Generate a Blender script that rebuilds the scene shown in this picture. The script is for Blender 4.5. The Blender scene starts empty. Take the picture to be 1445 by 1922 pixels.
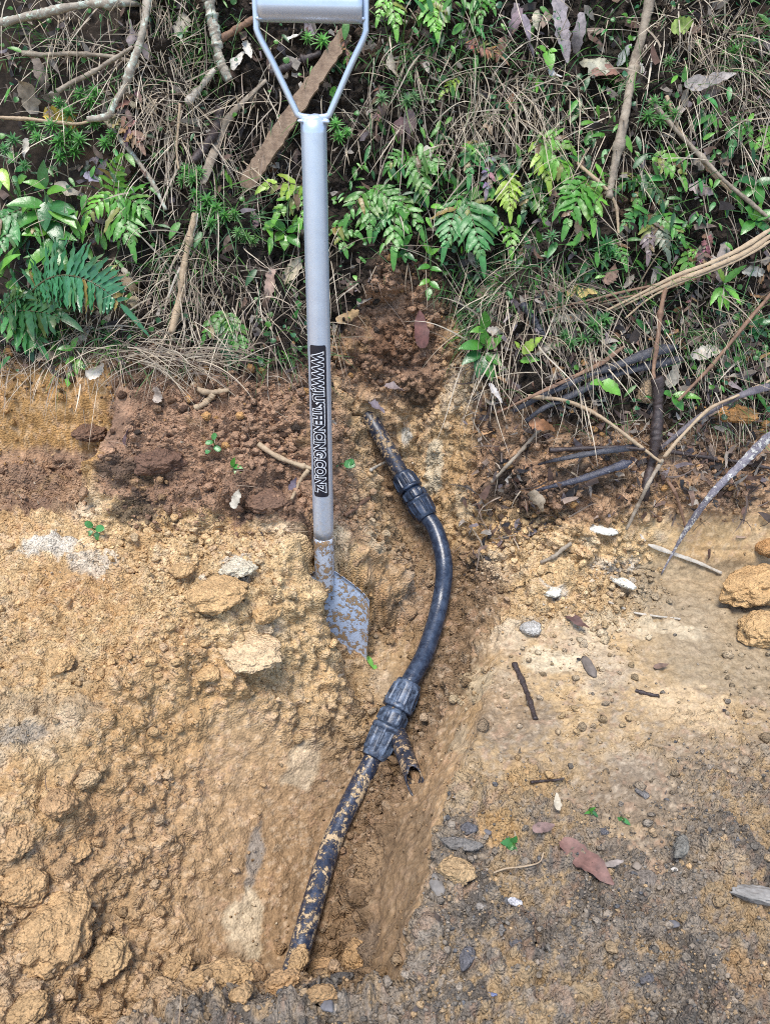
import bpy, bmesh, math, random
import numpy as np
from mathutils import Vector, Matrix
from mathutils.bvhtree import BVHTree

random.seed(7)
RNG = np.random.default_rng(11)
scene = bpy.context.scene
COL = scene.collection

# ------------------------------------------------------------------ camera, sky, sun, exposure
CAM_H, PITCH, FOC = 1.15, math.radians(34.0), 1445.0
cam_d = bpy.data.cameras.new('camera')
cam_d.sensor_fit = 'VERTICAL'
cam_d.sensor_height = 36.0
cam_d.lens = 36.0 * 1445 / 1922
cam_d.clip_start = 0.05
cam_d.clip_end = 200
cam = bpy.data.objects.new('camera', cam_d)
cam.location = (0, 0, CAM_H)
cam.rotation_euler = (math.pi / 2 - PITCH, 0, 0)
COL.objects.link(cam)
scene.camera = cam
cam_d.dof.use_dof = True
cam_d.dof.focus_distance = 1.62
cam_d.dof.aperture_fstop = 9.0

world = bpy.data.worlds.new('World')
scene.world = world
world.use_nodes = True
wn = world.node_tree
wn.nodes.clear()
sky = wn.nodes.new('ShaderNodeTexSky')
sky.sky_type = 'NISHITA'
sky.sun_disc = False
SUN_EL, SUN_AZ = math.radians(74), math.radians(205)
sky.sun_elevation = SUN_EL
sky.sun_rotation = SUN_AZ
bg = wn.nodes.new('ShaderNodeBackground')
bg.inputs['Strength'].default_value = 0.15
wo = wn.nodes.new('ShaderNodeOutputWorld')
wn.links.new(sky.outputs[0], bg.inputs['Color'])
wn.links.new(bg.outputs[0], wo.inputs['Surface'])

sun_d = bpy.data.lights.new('sun', 'SUN')
sun_d.energy = 2.0
sun_d.angle = math.radians(24)
sun_d.color = (1.0, 0.95, 0.88)
sun = bpy.data.objects.new('sun', sun_d)
# direction TO the sun: azimuth clockwise from +y
sv = Vector((math.sin(SUN_AZ) * math.cos(SUN_EL), math.cos(SUN_AZ) * math.cos(SUN_EL), math.sin(SUN_EL)))
sun.rotation_euler = sv.to_track_quat('Z', 'Y').to_euler()
COL.objects.link(sun)

scene.view_settings.view_transform = 'Standard'
scene.view_settings.look = 'None'
scene.view_settings.exposure = 1.17
scene.view_settings.gamma = 1.0
scene.cycles.filter_width = 1.0
scene.cycles.use_denoising = False

# ------------------------------------------------------------------ noise
def _hash(ix, iy, iz, seed):
    h = (ix.astype(np.uint32) * np.uint32(73856093)) ^ (iy.astype(np.uint32) * np.uint32(19349663)) ^ (iz.astype(np.uint32) * np.uint32(83492791))
    h = h ^ np.uint32((seed * 2654435761) & 0xffffffff)
    h ^= h >> np.uint32(13); h *= np.uint32(1274126177); h ^= h >> np.uint32(16)
    h *= np.uint32(2246822519); h ^= h >> np.uint32(15)
    return h.astype(np.float32) / np.float32(4294967295.0)

def vnoise(x, y, z, seed=0):
    """smooth value noise in -1..1"""
    fx, fy, fz = np.floor(x), np.floor(y), np.floor(z)
    ix, iy, iz = fx.astype(np.int64), fy.astype(np.int64), fz.astype(np.int64)
    tx, ty, tz = (x - fx), (y - fy), (z - fz)
    tx = tx * tx * tx * (tx * (tx * 6 - 15) + 10)
    ty = ty * ty * ty * (ty * (ty * 6 - 15) + 10)
    tz = tz * tz * tz * (tz * (tz * 6 - 15) + 10)
    out = 0
    for a in (0, 1):
        wx = tx if a else 1 - tx
        for b in (0, 1):
            wy = ty if b else 1 - ty
            for c in (0, 1):
                wz = tz if c else 1 - tz
                out = out + wx * wy * wz * _hash(ix + a, iy + b, iz + c, seed)
    return out * 2 - 1

def fbm(x, y, z, oct=4, seed=0, gain=0.5):
    s, amp, tot = 0, 1.0, 0.0
    for o in range(oct):
        f = 2.03 ** o
        s = s + amp * vnoise(x * f + 13.1 * o, y * f + 7.7 * o, z * f + 3.3 * o, seed + o)
        tot += amp; amp *= gain
    return s / tot

def bumps(u, v, cell, prob=0.8, seed=0, flat=0.5):
    """rounded lumps scattered on a jittered grid: height 0..1 (times lump radius / cell)"""
    wu = u + cell * 0.28 * vnoise(u / cell * 1.9, v / cell * 1.9, u * 0 + 0.5, seed + 50)
    wv = v + cell * 0.28 * vnoise(u / cell * 1.9, v / cell * 1.9, u * 0 + 5.5, seed + 51)
    gu, gv = np.floor(wu / cell), np.floor(wv / cell)
    best = np.zeros_like(u)
    for a in (-1, 0, 1):
        for b in (-1, 0, 1):
            cu, cv = gu + a, gv + b
            iu, iv = cu.astype(np.int64), cv.astype(np.int64)
            z0 = np.zeros_like(iu)
            ju = (cu + 0.15 + 0.7 * _hash(iu, iv, z0, seed)) * cell
            jv = (cv + 0.15 + 0.7 * _hash(iu, iv, z0, seed + 1)) * cell
            q = _hash(iu, iv, z0, seed + 2)
            r = cell * (0.28 + 0.5 * _hash(iu, iv, z0, seed + 3) ** 2)
            d2 = ((wu - ju) ** 2 + (wv - jv) ** 2) / (r * r)
            h = np.sqrt(np.clip(1 - d2, 0, 1)) * (r / cell)
            h = np.where(q < prob, h, 0)
            best = np.maximum(best, h)
    return best

def sstep(a, b, x):
    t = np.clip((x - a) / (b - a), 0, 1)
    return t * t * (3 - 2 * t)

def smin(a, b, k):
    h = np.clip(0.5 + 0.5 * (b - a) / k, 0, 1)
    return b * (1 - h) + a * h - k * h * (1 - h)

# ------------------------------------------------------------------ the lie of the land
def lerp_t(tab, y):
    return np.interp(y, [p[0] for p in tab], [p[1] for p in tab])

BANK = [(1.63, .43), (1.74, .57), (2.0, 1.13), (2.3, 1.78), (2.8, 2.35), (4.5, 2.7), (9, 3.0)]
P_RIGHT = [(-9, 0), (1.44, 0), (1.50, .20), (1.56, .27), (1.62, .37)] + BANK[1:]
P_LEFT = [(-9, 0), (.45, 0), (.60, .03), (1.0, .12), (1.25, .165), (1.34, .17), (1.375, .215), (1.44, .28), (1.53, .365), (1.60, .41)] + BANK
P_FARL = [(-9, 0), (.45, 0), (.60, .03), (1.0, .13), (1.3, .19), (1.575, .215), (1.600, .405), (1.63, .43)] + BANK
T_XR = [(.45, -.09), (.647, -.076), (.785, -.065), (.918, -.024), (1.04, .042), (1.176, .114), (1.375, .184), (1.5, .20), (1.6, .15), (1.72, .05)]
T_SR = [(.5, 2.4), (.647, 2.0), (.785, 1.65), (.918, 1.45), (1.04, 1.35), (1.176, 1.2), (1.375, .62), (1.5, .75), (1.6, 1.2), (1.72, 1.6)]
T_XL = [(.45, -.24), (.65, -.21), (.95, -.13), (1.17, .0), (1.375, .06), (1.5, .06), (1.6, .02), (1.72, -.05)]
T_SL = [(.5, .62), (.65, .68), (.95, .9), (1.17, 1.2), (1.375, 1.5), (1.5, 1.5), (1.72, 2.0)]
T_ZF = [(.5, -.28), (.68, -.295), (.9, -.262), (1.126, -.172), (1.217, -.138), (1.45, -.048), (1.557, .005), (1.6, .036), (1.717, .165)]

def prof(tab, y):
    return (lerp_t(tab, y - .018) + 2 * lerp_t(tab, y) + lerp_t(tab, y + .018)) / 4

def base_z(x, y):
    z0 = x * 0
    wob = .035 * fbm(x * 3.1, y * 1.3, z0, 3, 3)
    bw = sstep(1.35, 1.6, y)
    yy = y + wob * bw
    wr = sstep(-.06, .26, x)
    wf = 1 - sstep(-.650, -.612, x + .03 * vnoise(y * 9, x * 3, z0, 8))
    g = prof(P_LEFT, yy) * (1 - wr) + prof(P_RIGHT, yy) * wr
    g = g * (1 - wf) + prof(P_FARL, yy) * wf
    # crumbled mound at the foot of the bank beside the trench, small rise at far corner
    g = g + .075 * np.exp(-(((x - .32) / .15) ** 2 + ((y - 1.43) / .09) ** 2))
    g = g + .05 * np.exp(-(((x - 1.02) / .14) ** 2 + ((y - 1.33) / .10) ** 2))
    g = g + .02 * fbm(x * 2.2, y * 2.2, z0, 3, 21) * (1 - bw)
    g = g + .10 * fbm(x * 2.0, y * 2.5, z0, 3, 31) * sstep(1.62, 1.95, y)
    # trench
    zf = lerp_t(T_ZF, y)
    xr, xl = lerp_t(T_XR, y), lerp_t(T_XL, y)
    c = np.maximum(zf, zf + lerp_t(T_SR, y) * (x - xr + .012 * fbm(x * 6, y * 6, z0, 3, 77)))
    lw = xl - x + .02 * fbm(x * 5, y * 5, z0, 3, 78)
    c = np.maximum(c, zf + lerp_t(T_SL, y) * lw)
    yF = .655 + .030 * fbm(x * 7, y * 5, z0, 3, 5) - .5 * (1 - sstep(-.46, -.34, x))
    c = np.maximum(c, zf + (1.5 + .4 * sstep(-.35, -.1, x)) * (yF - y))
    c = c - .05 * np.exp(-(((x + .082) / .045) ** 2 + ((y - .675) / .07) ** 2))
    c = np.maximum(c, zf + 2.6 * (y - 1.70))
    g = smin(g, c, np.where(x > xr, .012, .035))
    # pocket the blade was pushed into
    xe = np.interp(y, [1.14, 1.20, 1.25, 1.29, 1.33], [-.085, -.130, -.165, -.21, -.19])
    pk = sstep(xe, xe + .05, x) * (1 - sstep(.02, .08, x)) * sstep(1.09, 1.17, y) * (1 - sstep(1.335, 1.375, y))
    g = np.maximum(g - .20 * pk, np.minimum(g, zf - .01))
    g = g + .03 * np.exp(-(((x + .185) / .06) ** 2 + ((y - 1.25) / .06) ** 2))
    return g

# camera rays in photo pixels
cP, sP = math.cos(PITCH), math.sin(PITCH)
CAM = Vector((0, 0, CAM_H))
def rdir(px, py):
    a, b = (px - 722.5) / FOC, (961 - py) / FOC
    return Vector((a, cP + b * sP, -sP + b * cP))
def pt(px, py, t):
    return CAM + rdir(px, py) * t
def pt_y(px, py, y):
    d = rdir(px, py); return CAM + d * (y / d.y)
def march(px, py):
    d = rdir(px, py)
    t = np.linspace(.7, 3.2, 1200)
    z = CAM_H + d.z * t
    g = base_z(d.x * t, d.y * t)
    k = np.argmax(z < g)
    return d.x * t[k], d.y * t[k], z[k], t[k]

# ------------------------------------------------------------------ ground sheet
def graded(dense0, dense1, step, out0, out1, n):
    k = np.arange(dense0, dense1 + step / 2, step)
    e = np.linspace(0, 1, n + 1)[1:] ** 2.2
    return np.concatenate([(dense0 + (out0 - dense0) * e)[::-1], k, dense1 + (out1 - dense1) * e])

Y0 = .14
fy = np.linspace(Y0, 2.35, 6000)
fz = .5 * (prof(P_LEFT, fy) + prof(P_RIGHT, fy))
arc = np.concatenate([[0], np.cumsum(np.hypot(np.diff(fy), np.diff(fz)))])
STEP = .0029
s_d = np.arange(0, arc[-1], STEP)
y_d = np.interp(s_d, arc, fy)
e = np.linspace(0, 1, 15)[1:] ** 2.2
ys = np.concatenate([(Y0 - 8.4 * e)[::-1], y_d, y_d[-1] + 6 * e])
ss = np.concatenate([(-8.4 * e)[::-1], s_d, s_d[-1] + 6 * e])
# columns: finer across the steep trench walls (coordinate w = x - line of the right wall foot)
wd = [-1.24]
while wd[-1] < 1.26:
    w = wd[-1]
    st = .0031
    if -.02 < w < .19: st = .0022
    wd.append(w + st)
wd = np.array(wd)
ws = np.concatenate([(wd[0] - 7 * e)[::-1], wd, wd[-1] + 7 * e])
NR, NC = len(ys), len(ws)
Wg, Yg = np.meshgrid(ws, ys)
Sg = np.repeat(ss[:, None], NC, 1)
sh = lerp_t(T_XR, np.clip(Yg, .5, 1.9))
fade = 1 - sstep(.5, 1.2, np.abs(Wg))
Xg = Wg + sh * fade
X, Y, S = Xg.ravel(), Yg.ravel(), Sg.ravel()
Z = base_z(X, Y)
Zg = Z.reshape(NR, NC)
P = np.stack([Xg, Yg, Zg], -1)
du = np.gradient(P, axis=1); dv = np.gradient(P, axis=0)
N = np.cross(du, dv); N /= np.linalg.norm(N, axis=-1, keepdims=True) + 1e-9
Nf = N.reshape(-1, 3)
steep = 1 - np.clip(Nf[:, 2], 0, 1)

# --- what the ground is made of (0..1 masks)
z0 = X * 0
n1 = fbm(X * 5, Y * 5, Z * 5, 4, 101)
n2 = fbm(X * 16, Y * 16, Z * 16, 4, 111)
n3 = fbm(X * 60, Y * 60, Z * 60, 3, 121)
n4 = fbm(X * 150, Y * 150, Z * 150, 2, 125)
ng = .5 * n2 + .6 * n3 + .35 * n4       # ragged edge between soils
lip = np.interp(X, [-.75, -.6, -.3, -.1, .0, .12, .25, .4, .9], [.43, .43, .43, .44, .62, .58, .36, .31, .31])
m_bank = sstep(-.02, .03, Z - lip - .025 * n2 - .02 * n1) * sstep(1.35, 1.45, Y)
heapL = sstep(-.64, -.60, X + .02 * n2) * (1 - sstep(.10, .2, X))
m_brown = heapL * sstep(1.375, 1.395, Y + .05 * n1 + .03 * ng)
trz = lerp_t(T_ZF, Y)
m_low = sstep(.30, .12, Z - trz)          # deep in the cut: clay again
m_brown = m_brown * (1 - .85 * m_low * (1 - sstep(1.72, 1.8, Y)))
m_brown = np.maximum(m_brown, (1 - sstep(-.62, -.57, X)) * sstep(1.40, 1.42, Y + .05 * n1 + .04 * ng) * (1 - sstep(.25, .27, Z + .03 * ng)) * .8)
m_brown = np.maximum(m_brown, sstep(.19, .26, X) * sstep(1.40, 1.47, Y + .04 * n2) * sstep(.10, .18, Z + .04 * n1) * .75)
rim = lerp_t(T_XR, Y) - trz / np.maximum(lerp_t(T_SR, Y), .5)
rightside = sstep(-.02, .01, X - rim) * (X > lerp_t(T_XR, Y) - .02)
m_gravel = rightside * (1 - sstep(.64, .86, Y + .20 * n1 + .20 * ng - .16 * (X - .1))) * (1 - sstep(.05, .12, -Z))
m_gravel = np.maximum(m_gravel, (1 - sstep(.50, .525, Y + .05 * n1 + .04 * ng + .03 * sstep(-.2, -.3, X))) * sstep(-.40, -.30, X + .10 * n1 + .06 * ng))
m_stain = rightside * (1 - sstep(.95, 1.42, Y + .22 * n1 + .12 * ng)) * sstep(-.06, -.03, Z)
spoil = (1 - sstep(-.06, .02, X)) * sstep(1.0, 1.1, Y + .06 * n1) * (1 - m_bank)
spoil = np.maximum(spoil, (1 - sstep(-.42, -.30, X + .05 * n1)) * sstep(.55, .7, Y) * (1 - m_bank) * .55)
spoil = np.maximum(spoil, .95 * sstep(.17, .25, X) * (1 - sstep(.50, .66, X + .08 * n1)) * sstep(1.20, 1.28, Y + .05 * n1) * (1 - m_bank))
spoil = np.maximum(spoil, .55 * (sstep(.25, .35, Y - 1.0) * (1 - sstep(.2, .3, X)) * sstep(-.08, .0, X)))
spoil = np.maximum(spoil, .8 * (1 - sstep(.62, .70, Y)) * (1 - sstep(-.06, .0, X)))
smooth_r = sstep(.45, .6, X + .05 * n1) * sstep(1.0, 1.1, Y) * (1 - sstep(.02, .05, Z))
wall_l = (1 - spoil) * (1 - rightside) * (1 - m_bank)

# --- lumps
b1 = bumps(X, S, .085, .55, 201)
b2 = bumps(X, S, .036, .75, 211)
b3 = bumps(X, S, .017, .8, 221)
b4 = bumps(X, S, .0085, .8, 231)
floor_r = (1 - sstep(.04, .13, Z - trz + .05 * n1)) * (Y < 1.25) * (Y > .55) * sstep(-.01, .03, X - np.interp(Y, [.60, .70, .885, 1.0, 1.126, 1.27], [-.17, -.15, -.103, -.06, .014, .085])) * (X < .3)
rough = np.clip(spoil + .75 * floor_r + .55 * m_brown + .30 * m_bank + .70 * m_gravel + .12, 0, 1)
h = rough * ((.030 + .02 * m_brown) * b1 * (.5 + n1) + .024 * b2 + .013 * b3 + .0065 * b4)
h = h + .010 * n2 * (rough * .8 + .2) + .003 * n3
bl = lambda f, s: np.abs(vnoise(X * f, Y * f, Z * f, s))
pipe_x = np.interp(Y, [.60, .70, .885, 1.0, 1.126, 1.27, 1.385, 1.45, 1.515, 1.585, 1.67, 1.73], [-.17, -.15, -.103, -.06, .014, .085, .13, .14, .125, .07, .0, -.03])
nearp = np.exp(-((X - pipe_x) / .032) ** 2) * (Y < 1.75)
facel0 = (1 - sstep(-.58, -.55, X)) * sstep(.22, .25, Z) * sstep(1.44, 1.5, Y)
nearb = np.exp(-(((X + .075) / .06) ** 2 + ((Y - 1.24) / .09) ** 2))
crumbly = (1 - .7 * nearb) * np.clip((rough * 1.05 + .12) * (1 - .75 * facel0), 0, 1)
h = h * (1 - .7 * facel0)
h = h * (1 - .7 * nearp) + (crumbly * (1 - .6 * nearp)) * (.018 * bl(20, 241) + .016 * bl(45, 243) + .0115 * bl(90, 245) + .006 * bl(165, 247) - .014)
h = h + m_gravel * (.006 * b3 + .005 * b4)
# a few broken lumps left standing on the smeared walls
patch = sstep(.05, .35, fbm(X * 7, Y * 7, Z * 7, 3, 301) - .18 * sstep(-.42, -.32, X) * (1 - sstep(.95, 1.1, Y)))
h = h + wall_l * patch * (.020 * b2 + .011 * b3 + .005 * b4)
h = h + .020 * m_bank * n1
# tool marks on the smooth cut at the foot of the bank
cutf = sstep(.62, .72, X) * sstep(.02, .04, Z) * (1 - sstep(.12, .17, Z + .02 * n1)) * sstep(1.4, 1.46, Y)
h = h * (1 - .75 * cutf) + cutf * .003 * fbm(X * 5, Y * 5, Z * 120, 3, 307)
smear = fbm(X * 4, Y * 4, Z * 30, 3, 305)
PP = np.stack([X, Y, Z], 1) + Nf * h[:, None]

ALPHA = None
# --- colour of the materials, darker low in the trench and hole
clay = np.array([.51, .350, .178]); clay2 = np.array([.42, .262, .120]); pale = np.array([.58, .48, .345])
brown = np.array([.34, .205, .125]); brown2 = np.array([.20, .120, .076])
grav = np.array([.235, .192, .145]); grav2 = np.array([.145, .122, .098]); humus = np.array([.030, .021, .014])
def mix(a, b, w): return a * (1 - w[:, None]) + b * w[:, None]
C = mix(np.tile(clay, (len(X), 1)), clay2, sstep(-.1, .5, n1 + .4 * n2))
C = mix(C, pale, .55 * sstep(.12, .5, fbm(X * 9, Y * 9, Z * 9, 4, 131)))
orange = np.array([.37, .20, .066])
C = mix(C, orange, .85 * (1 - sstep(-.61, -.57, X)) * sstep(.2, .26, Z) * sstep(1.4, 1.47, Y))
C = mix(C, np.array([.36, .255, .145]), .6 * smear.clip(0, 1) * wall_l)
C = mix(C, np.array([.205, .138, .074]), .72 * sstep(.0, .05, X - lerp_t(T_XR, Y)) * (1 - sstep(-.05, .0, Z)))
hole_low = (1 - sstep(.95, 1.15, Y + .12 * n1)) * (1 - rightside) * (1 - sstep(-.02, .10, Z + .10 * n1 + .05 * n2))
C = mix(C, np.array([.36, .225, .115]), .7 * hole_low)  # darker brown towards the bottom of the hole left of the trench
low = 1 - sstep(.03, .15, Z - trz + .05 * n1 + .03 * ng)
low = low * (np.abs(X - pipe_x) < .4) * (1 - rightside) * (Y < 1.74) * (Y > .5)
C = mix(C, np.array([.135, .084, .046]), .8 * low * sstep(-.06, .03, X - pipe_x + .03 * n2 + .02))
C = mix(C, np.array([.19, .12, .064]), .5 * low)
facel = (1 - sstep(-.58, -.55, X)) * sstep(.22, .25, Z) * sstep(1.44, 1.5, Y) * (1 - m_bank)
C = mix(C, np.array([.165, .128, .090]), m_stain * np.clip(.80 + .8 * n1 + 1.5 * ng, 0, 1) * .88)
C = mix(C, brown, m_brown)
C = mix(C, brown2, m_brown * sstep(.0, .6, n1 + n2))
C = mix(C, clay2 * .8, m_brown * .6 * sstep(.25, .6, n2))
gm = m_gravel * sstep(-.22, .02, .8 * n1 + 1.1 * ng + .20)
C = mix(C, np.array([.33, .235, .135]), .75 * m_gravel)
C = mix(C, grav, gm)
C = mix(C, grav2 * .8, gm * sstep(.0, .4, n2 + .7 * n3))
C = mix(C, humus, m_bank)
C = mix(C, brown * .45, m_bank * .5 * sstep(.15, .5, n1))
C = mix(C, pale, .22 * (1 - m_bank) * (1 - m_brown) * (1 - m_gravel) * sstep(.22, .34, n4 + .4 * n3))
C = mix(C, brown, .35 * (1 - m_bank) * sstep(.30, .42, n3 + .5 * fbm(X * 90, Y * 90, Z * 90, 2, 129)))
C = C * (1 + .14 * spoil * (1 - m_brown) * sstep(.95, 1.1, Y + .1 * n1))[:, None]
C = mix(C, np.array([.26, .20, .125]), .8 * smooth_r * (1 - m_gravel))
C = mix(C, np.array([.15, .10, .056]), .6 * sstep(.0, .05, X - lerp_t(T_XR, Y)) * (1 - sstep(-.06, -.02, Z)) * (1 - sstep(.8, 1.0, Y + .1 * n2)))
C = C * (1 + .22 * n3 + .14 * n2 + .14 * n4)[:, None]

def blob(px, py, rx, ry, col, amt, noise=.55, seed=0):
    """a patch of another soil at a place on the ground"""
    global C
    cx, cy, cz, t = march(px, py)
    k = t / FOC
    d = np.sqrt(((X - cx) / (rx * k)) ** 2 + (((Y - cy) ** 2 + (Z - cz) ** 2)) / (ry * k) ** 2)
    d = d + noise * (fbm(X * 22, Y * 22, Z * 22, 3, 400 + seed) + .55 * ng)
    C = mix(C, np.array(col), amt * (1 - sstep(.62, .86, d)))
WHITE, PALE, GREY, DARK = (.62, .56, .46), (.55, .45, .30), (.25, .225, .19), (.045, .035, .028)
for i, bl in enumerate([
    (110, 1035, 70, 30, WHITE, .85), (180, 1065, 60, 40, WHITE, .6), (455, 1075, 40, 45, WHITE, .6), (815, 880, 22, 75, PALE, .9), (762, 812, 14, 22, (.5, .46, .38), .9),
    (870, 940, 30, 70, PALE, .5), (690, 1010, 30, 50, PALE, .5), (1140, 1065, 60, 30, WHITE, .55), (1040, 1115, 30, 20, WHITE, .7), (1110, 1010, 40, 20, PALE, .6),
    (1030, 1240, 70, 40, PALE, .8), (1200, 1180, 150, 40, PALE, .5), (1300, 1330, 110, 70, (.50, .37, .22), .7), (480, 1600, 22, 80, GREY, .75), (460, 1730, 40, 60, PALE, .7), (560, 1440, 40, 60, PALE, .5),
    (100, 1330, 160, 30, (.36, .27, .17), .6), (40, 1380, 60, 25, GREY, .6), (900, 1290, 30, 80, (.42, .33, .20), .6), (860, 1400, 40, 60, (.38, .30, .19), .6),
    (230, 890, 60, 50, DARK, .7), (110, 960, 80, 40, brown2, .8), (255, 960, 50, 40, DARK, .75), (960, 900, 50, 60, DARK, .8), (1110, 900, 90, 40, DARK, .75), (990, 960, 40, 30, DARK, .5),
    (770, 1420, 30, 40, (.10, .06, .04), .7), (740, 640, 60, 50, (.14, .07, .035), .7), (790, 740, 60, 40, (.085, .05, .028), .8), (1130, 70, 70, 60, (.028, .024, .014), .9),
    (1000, 1470, 60, 50, (.40, .26, .12), .7), (930, 1560, 60, 50, (.42, .26, .11), .7), (1180, 1560, 60, 30, (.40, .29, .17), .6), (1230, 1800, 60, 40, (.40, .26, .12), .6), (1340, 1620, 70, 30, (.34, .26, .17), .5), (1400, 1840, 50, 50, (.35, .22, .11), .6), (950, 1760, 50, 30, (.30, .2, .11), .4),
    (180, 1540, 70, 60, (.36, .22, .11), .5), (330, 1400, 70, 50, (.40, .25, .115), .6), (120, 1620, 60, 60, (.33, .21, .11), .5), (640, 1840, 90, 30, (.17, .11, .065), .7), (640, 1760, 60, 70, (.22, .14, .075), .7), (700, 1620, 40, 70, (.30, .20, .11), .6), (760, 1480, 30, 50, (.24, .155, .09), .6), (930, 1090, 40, 60, (.26, .17, .10), .6), (880, 1040, 40, 50, (.22, .14, .08), .6), (430, 1790, 60, 30, (.25, .16, .085), .5), (700, 1770, 30, 50, (.16, .12, .085), .6),
]):
    blob(*bl, seed=i)
C = np.clip(C, .008, .85)
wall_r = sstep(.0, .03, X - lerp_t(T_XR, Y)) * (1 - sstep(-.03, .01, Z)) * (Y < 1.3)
ALPHA = np.clip(.30 + .9 * rough + .5 * patch * wall_l + .5 * m_gravel - .5 * smooth_r - .2 * wall_r - .5 * cutf - .6 * facel0, .14, 1)

def sheet_mesh(name, verts, nr, nc, cols, mat, alpha):
    me = bpy.data.meshes.new(name)
    i = np.arange((nr - 1) * nc).reshape(nr - 1, nc)[:, :-1].ravel()
    quads = np.stack([i, i + 1, i + nc + 1, i + nc], 1).astype(np.int32)
    me.vertices.add(len(verts)); me.vertices.foreach_set('co', verts.astype(np.float32).ravel())
    me.loops.add(quads.size); me.loops.foreach_set('vertex_index', quads.ravel())
    me.polygons.add(len(quads)); me.polygons.foreach_set('loop_start', np.arange(0, quads.size, 4, dtype=np.int32))
    me.polygons.foreach_set('use_smooth', np.ones(len(quads), bool))
    a = me.color_attributes.new('Col', 'FLOAT_COLOR', 'POINT')
    a.data.foreach_set('color', np.concatenate([cols, alpha[:, None]], 1).astype(np.float32).ravel())
    me.update(calc_edges=True); me.materials.append(mat)
    o = bpy.data.objects.new(name, me); COL.objects.link(o)
    return o

# ------------------------------------------------------------------ materials
def new_mat(name):
    m = bpy.data.materials.new(name); m.use_nodes = True
    nt = m.node_tree; b = nt.nodes['Principled BSDF']
    return m, nt, b
def nd(nt, t, **kw):
    n = nt.nodes.new(t)
    for k, v in kw.items():
        if k in n.inputs: n.inputs[k].default_value = v
        else: setattr(n, k, v)
    return n
def mixrgb(nt, a, b, fac, blend='MIX'):
    n = nt.nodes.new('ShaderNodeMix'); n.data_type = 'RGBA'; n.blend_type = blend
    for s, v in ((6, a), (7, b), (0, fac)):
        if hasattr(v, 'node'): nt.links.new(v, n.inputs[s])
        else: n.inputs[s].default_value = (*v, 1) if isinstance(v, tuple) and len(v) == 3 else v
    return n.outputs[2]
def ramp(nt, src, *stops):
    n = nt.nodes.new('ShaderNodeValToRGB'); el = n.color_ramp.elements
    while len(el) < len(stops): el.new(.5)
    for e_, (p, c) in zip(el, stops):
        e_.position = p; e_.color = (*c, 1) if isinstance(c, tuple) else (c, c, c, 1)
    nt.links.new(src, n.inputs[0]); return n.outputs[0]
def noise(nt, vec, scale, detail=4, rough=.6, dist=0):
    n = nd(nt, 'ShaderNodeTexNoise', Scale=scale, Detail=detail, Roughness=rough, Distortion=dist)
    nt.links.new(vec, n.inputs['Vector']); return n.outputs[0]
def objco(nt): return nt.nodes.new('ShaderNodeTexCoord').outputs['Object']
def bump(nt, h_, strength, dist, prev=None):
    n = nd(nt, 'ShaderNodeBump', Strength=strength, Distance=dist); nt.links.new(h_, n.inputs['Height'])
    if prev is not None: nt.links.new(prev, n.inputs['Normal'])
    return n.outputs[0]

def soil_material(name='soil', rgh=.88):
    m, nt, b = new_mat(name)
    a = nt.nodes.new('ShaderNodeAttribute'); a.attribute_name = 'Col'
    co = objco(nt)
    n1_ = noise(nt, co, 200, 4, .62); n2_ = noise(nt, co, 60, 5, .65)
    c = mixrgb(nt, a.outputs['Color'], ramp(nt, n1_, (.3, .68), (.52, 1.0), (.75, 1.22)), 1.0, 'MULTIPLY')
    c = mixrgb(nt, c, ramp(nt, n2_, (.3, .72), (.6, 1.12)), 1.0, 'MULTIPLY')
    v = nd(nt, 'ShaderNodeTexVoronoi', Scale=210.0); nt.links.new(co, v.inputs['Vector'])
    nt.links.new(c, b.inputs['Base Color'])
    b.inputs['Roughness'].default_value = rgh
    b.inputs['Specular IOR Level'].default_value = .3
    v2 = nd(nt, 'ShaderNodeTexVoronoi', Scale=330.0); nt.links.new(co, v2.inputs['Vector'])
    b1_ = bump(nt, v.outputs['Distance'], .8, -.004)
    nt.links.new(a.outputs['Alpha'], b1_.node.inputs['Strength'])
    k_ = nt.nodes.new('ShaderNodeMath'); k_.operation = 'MULTIPLY'; k_.inputs[1].default_value = .55
    nt.links.new(a.outputs['Alpha'], k_.inputs[0])
    b1_ = bump(nt, v2.outputs['Distance'], .4, -.0012, b1_)
    nt.links.new(k_.outputs[0], b1_.node.inputs['Strength'])
    b1_ = bump(nt, n1_, .7, .004, b1_)
    nt.links.new(k_.outputs[0], b1_.node.inputs['Strength'])
    nt.links.new(b1_, b.inputs['Normal'])
    return m
M_SOIL = soil_material()

def leaf_material(name, rough=.4, trans=.25, vary=.25, spots=None):
    m, nt, b = new_mat(name)
    a = nt.nodes.new('ShaderNodeAttribute'); a.attribute_name = 'Col'
    co = objco(nt)
    c = mixrgb(nt, a.outputs['Color'], ramp(nt, noise(nt, co, 70, 4), (.3, 1 - vary), (.7, 1 + vary)), 1.0, 'MULTIPLY')
    if spots:
        c = mixrgb(nt, c, spots, ramp(nt, noise(nt, co, 110, 5, .7), (.60, 0.0), (.68, 1.0)))
    nt.links.new(c, b.inputs['Base Color'])
    b.inputs['Roughness'].default_value = rough
    nt.links.new(bump(nt, noise(nt, co, 160, 3), .3, .002), b.inputs['Normal'])
    if trans:
        t = nt.nodes.new('ShaderNodeBsdfTranslucent'); nt.links.new(c, t.inputs['Color'])
        mx = nt.nodes.new('ShaderNodeMixShader'); mx.inputs[0].default_value = trans
        nt.links.new(b.outputs[0], mx.inputs[1]); nt.links.new(t.outputs[0], mx.inputs[2])
        nt.links.new(mx.outputs[0], nt.nodes['Material Output'].inputs['Surface'])
    return m
M_LEAF = leaf_material('green_leaf', .34, .28)
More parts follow.
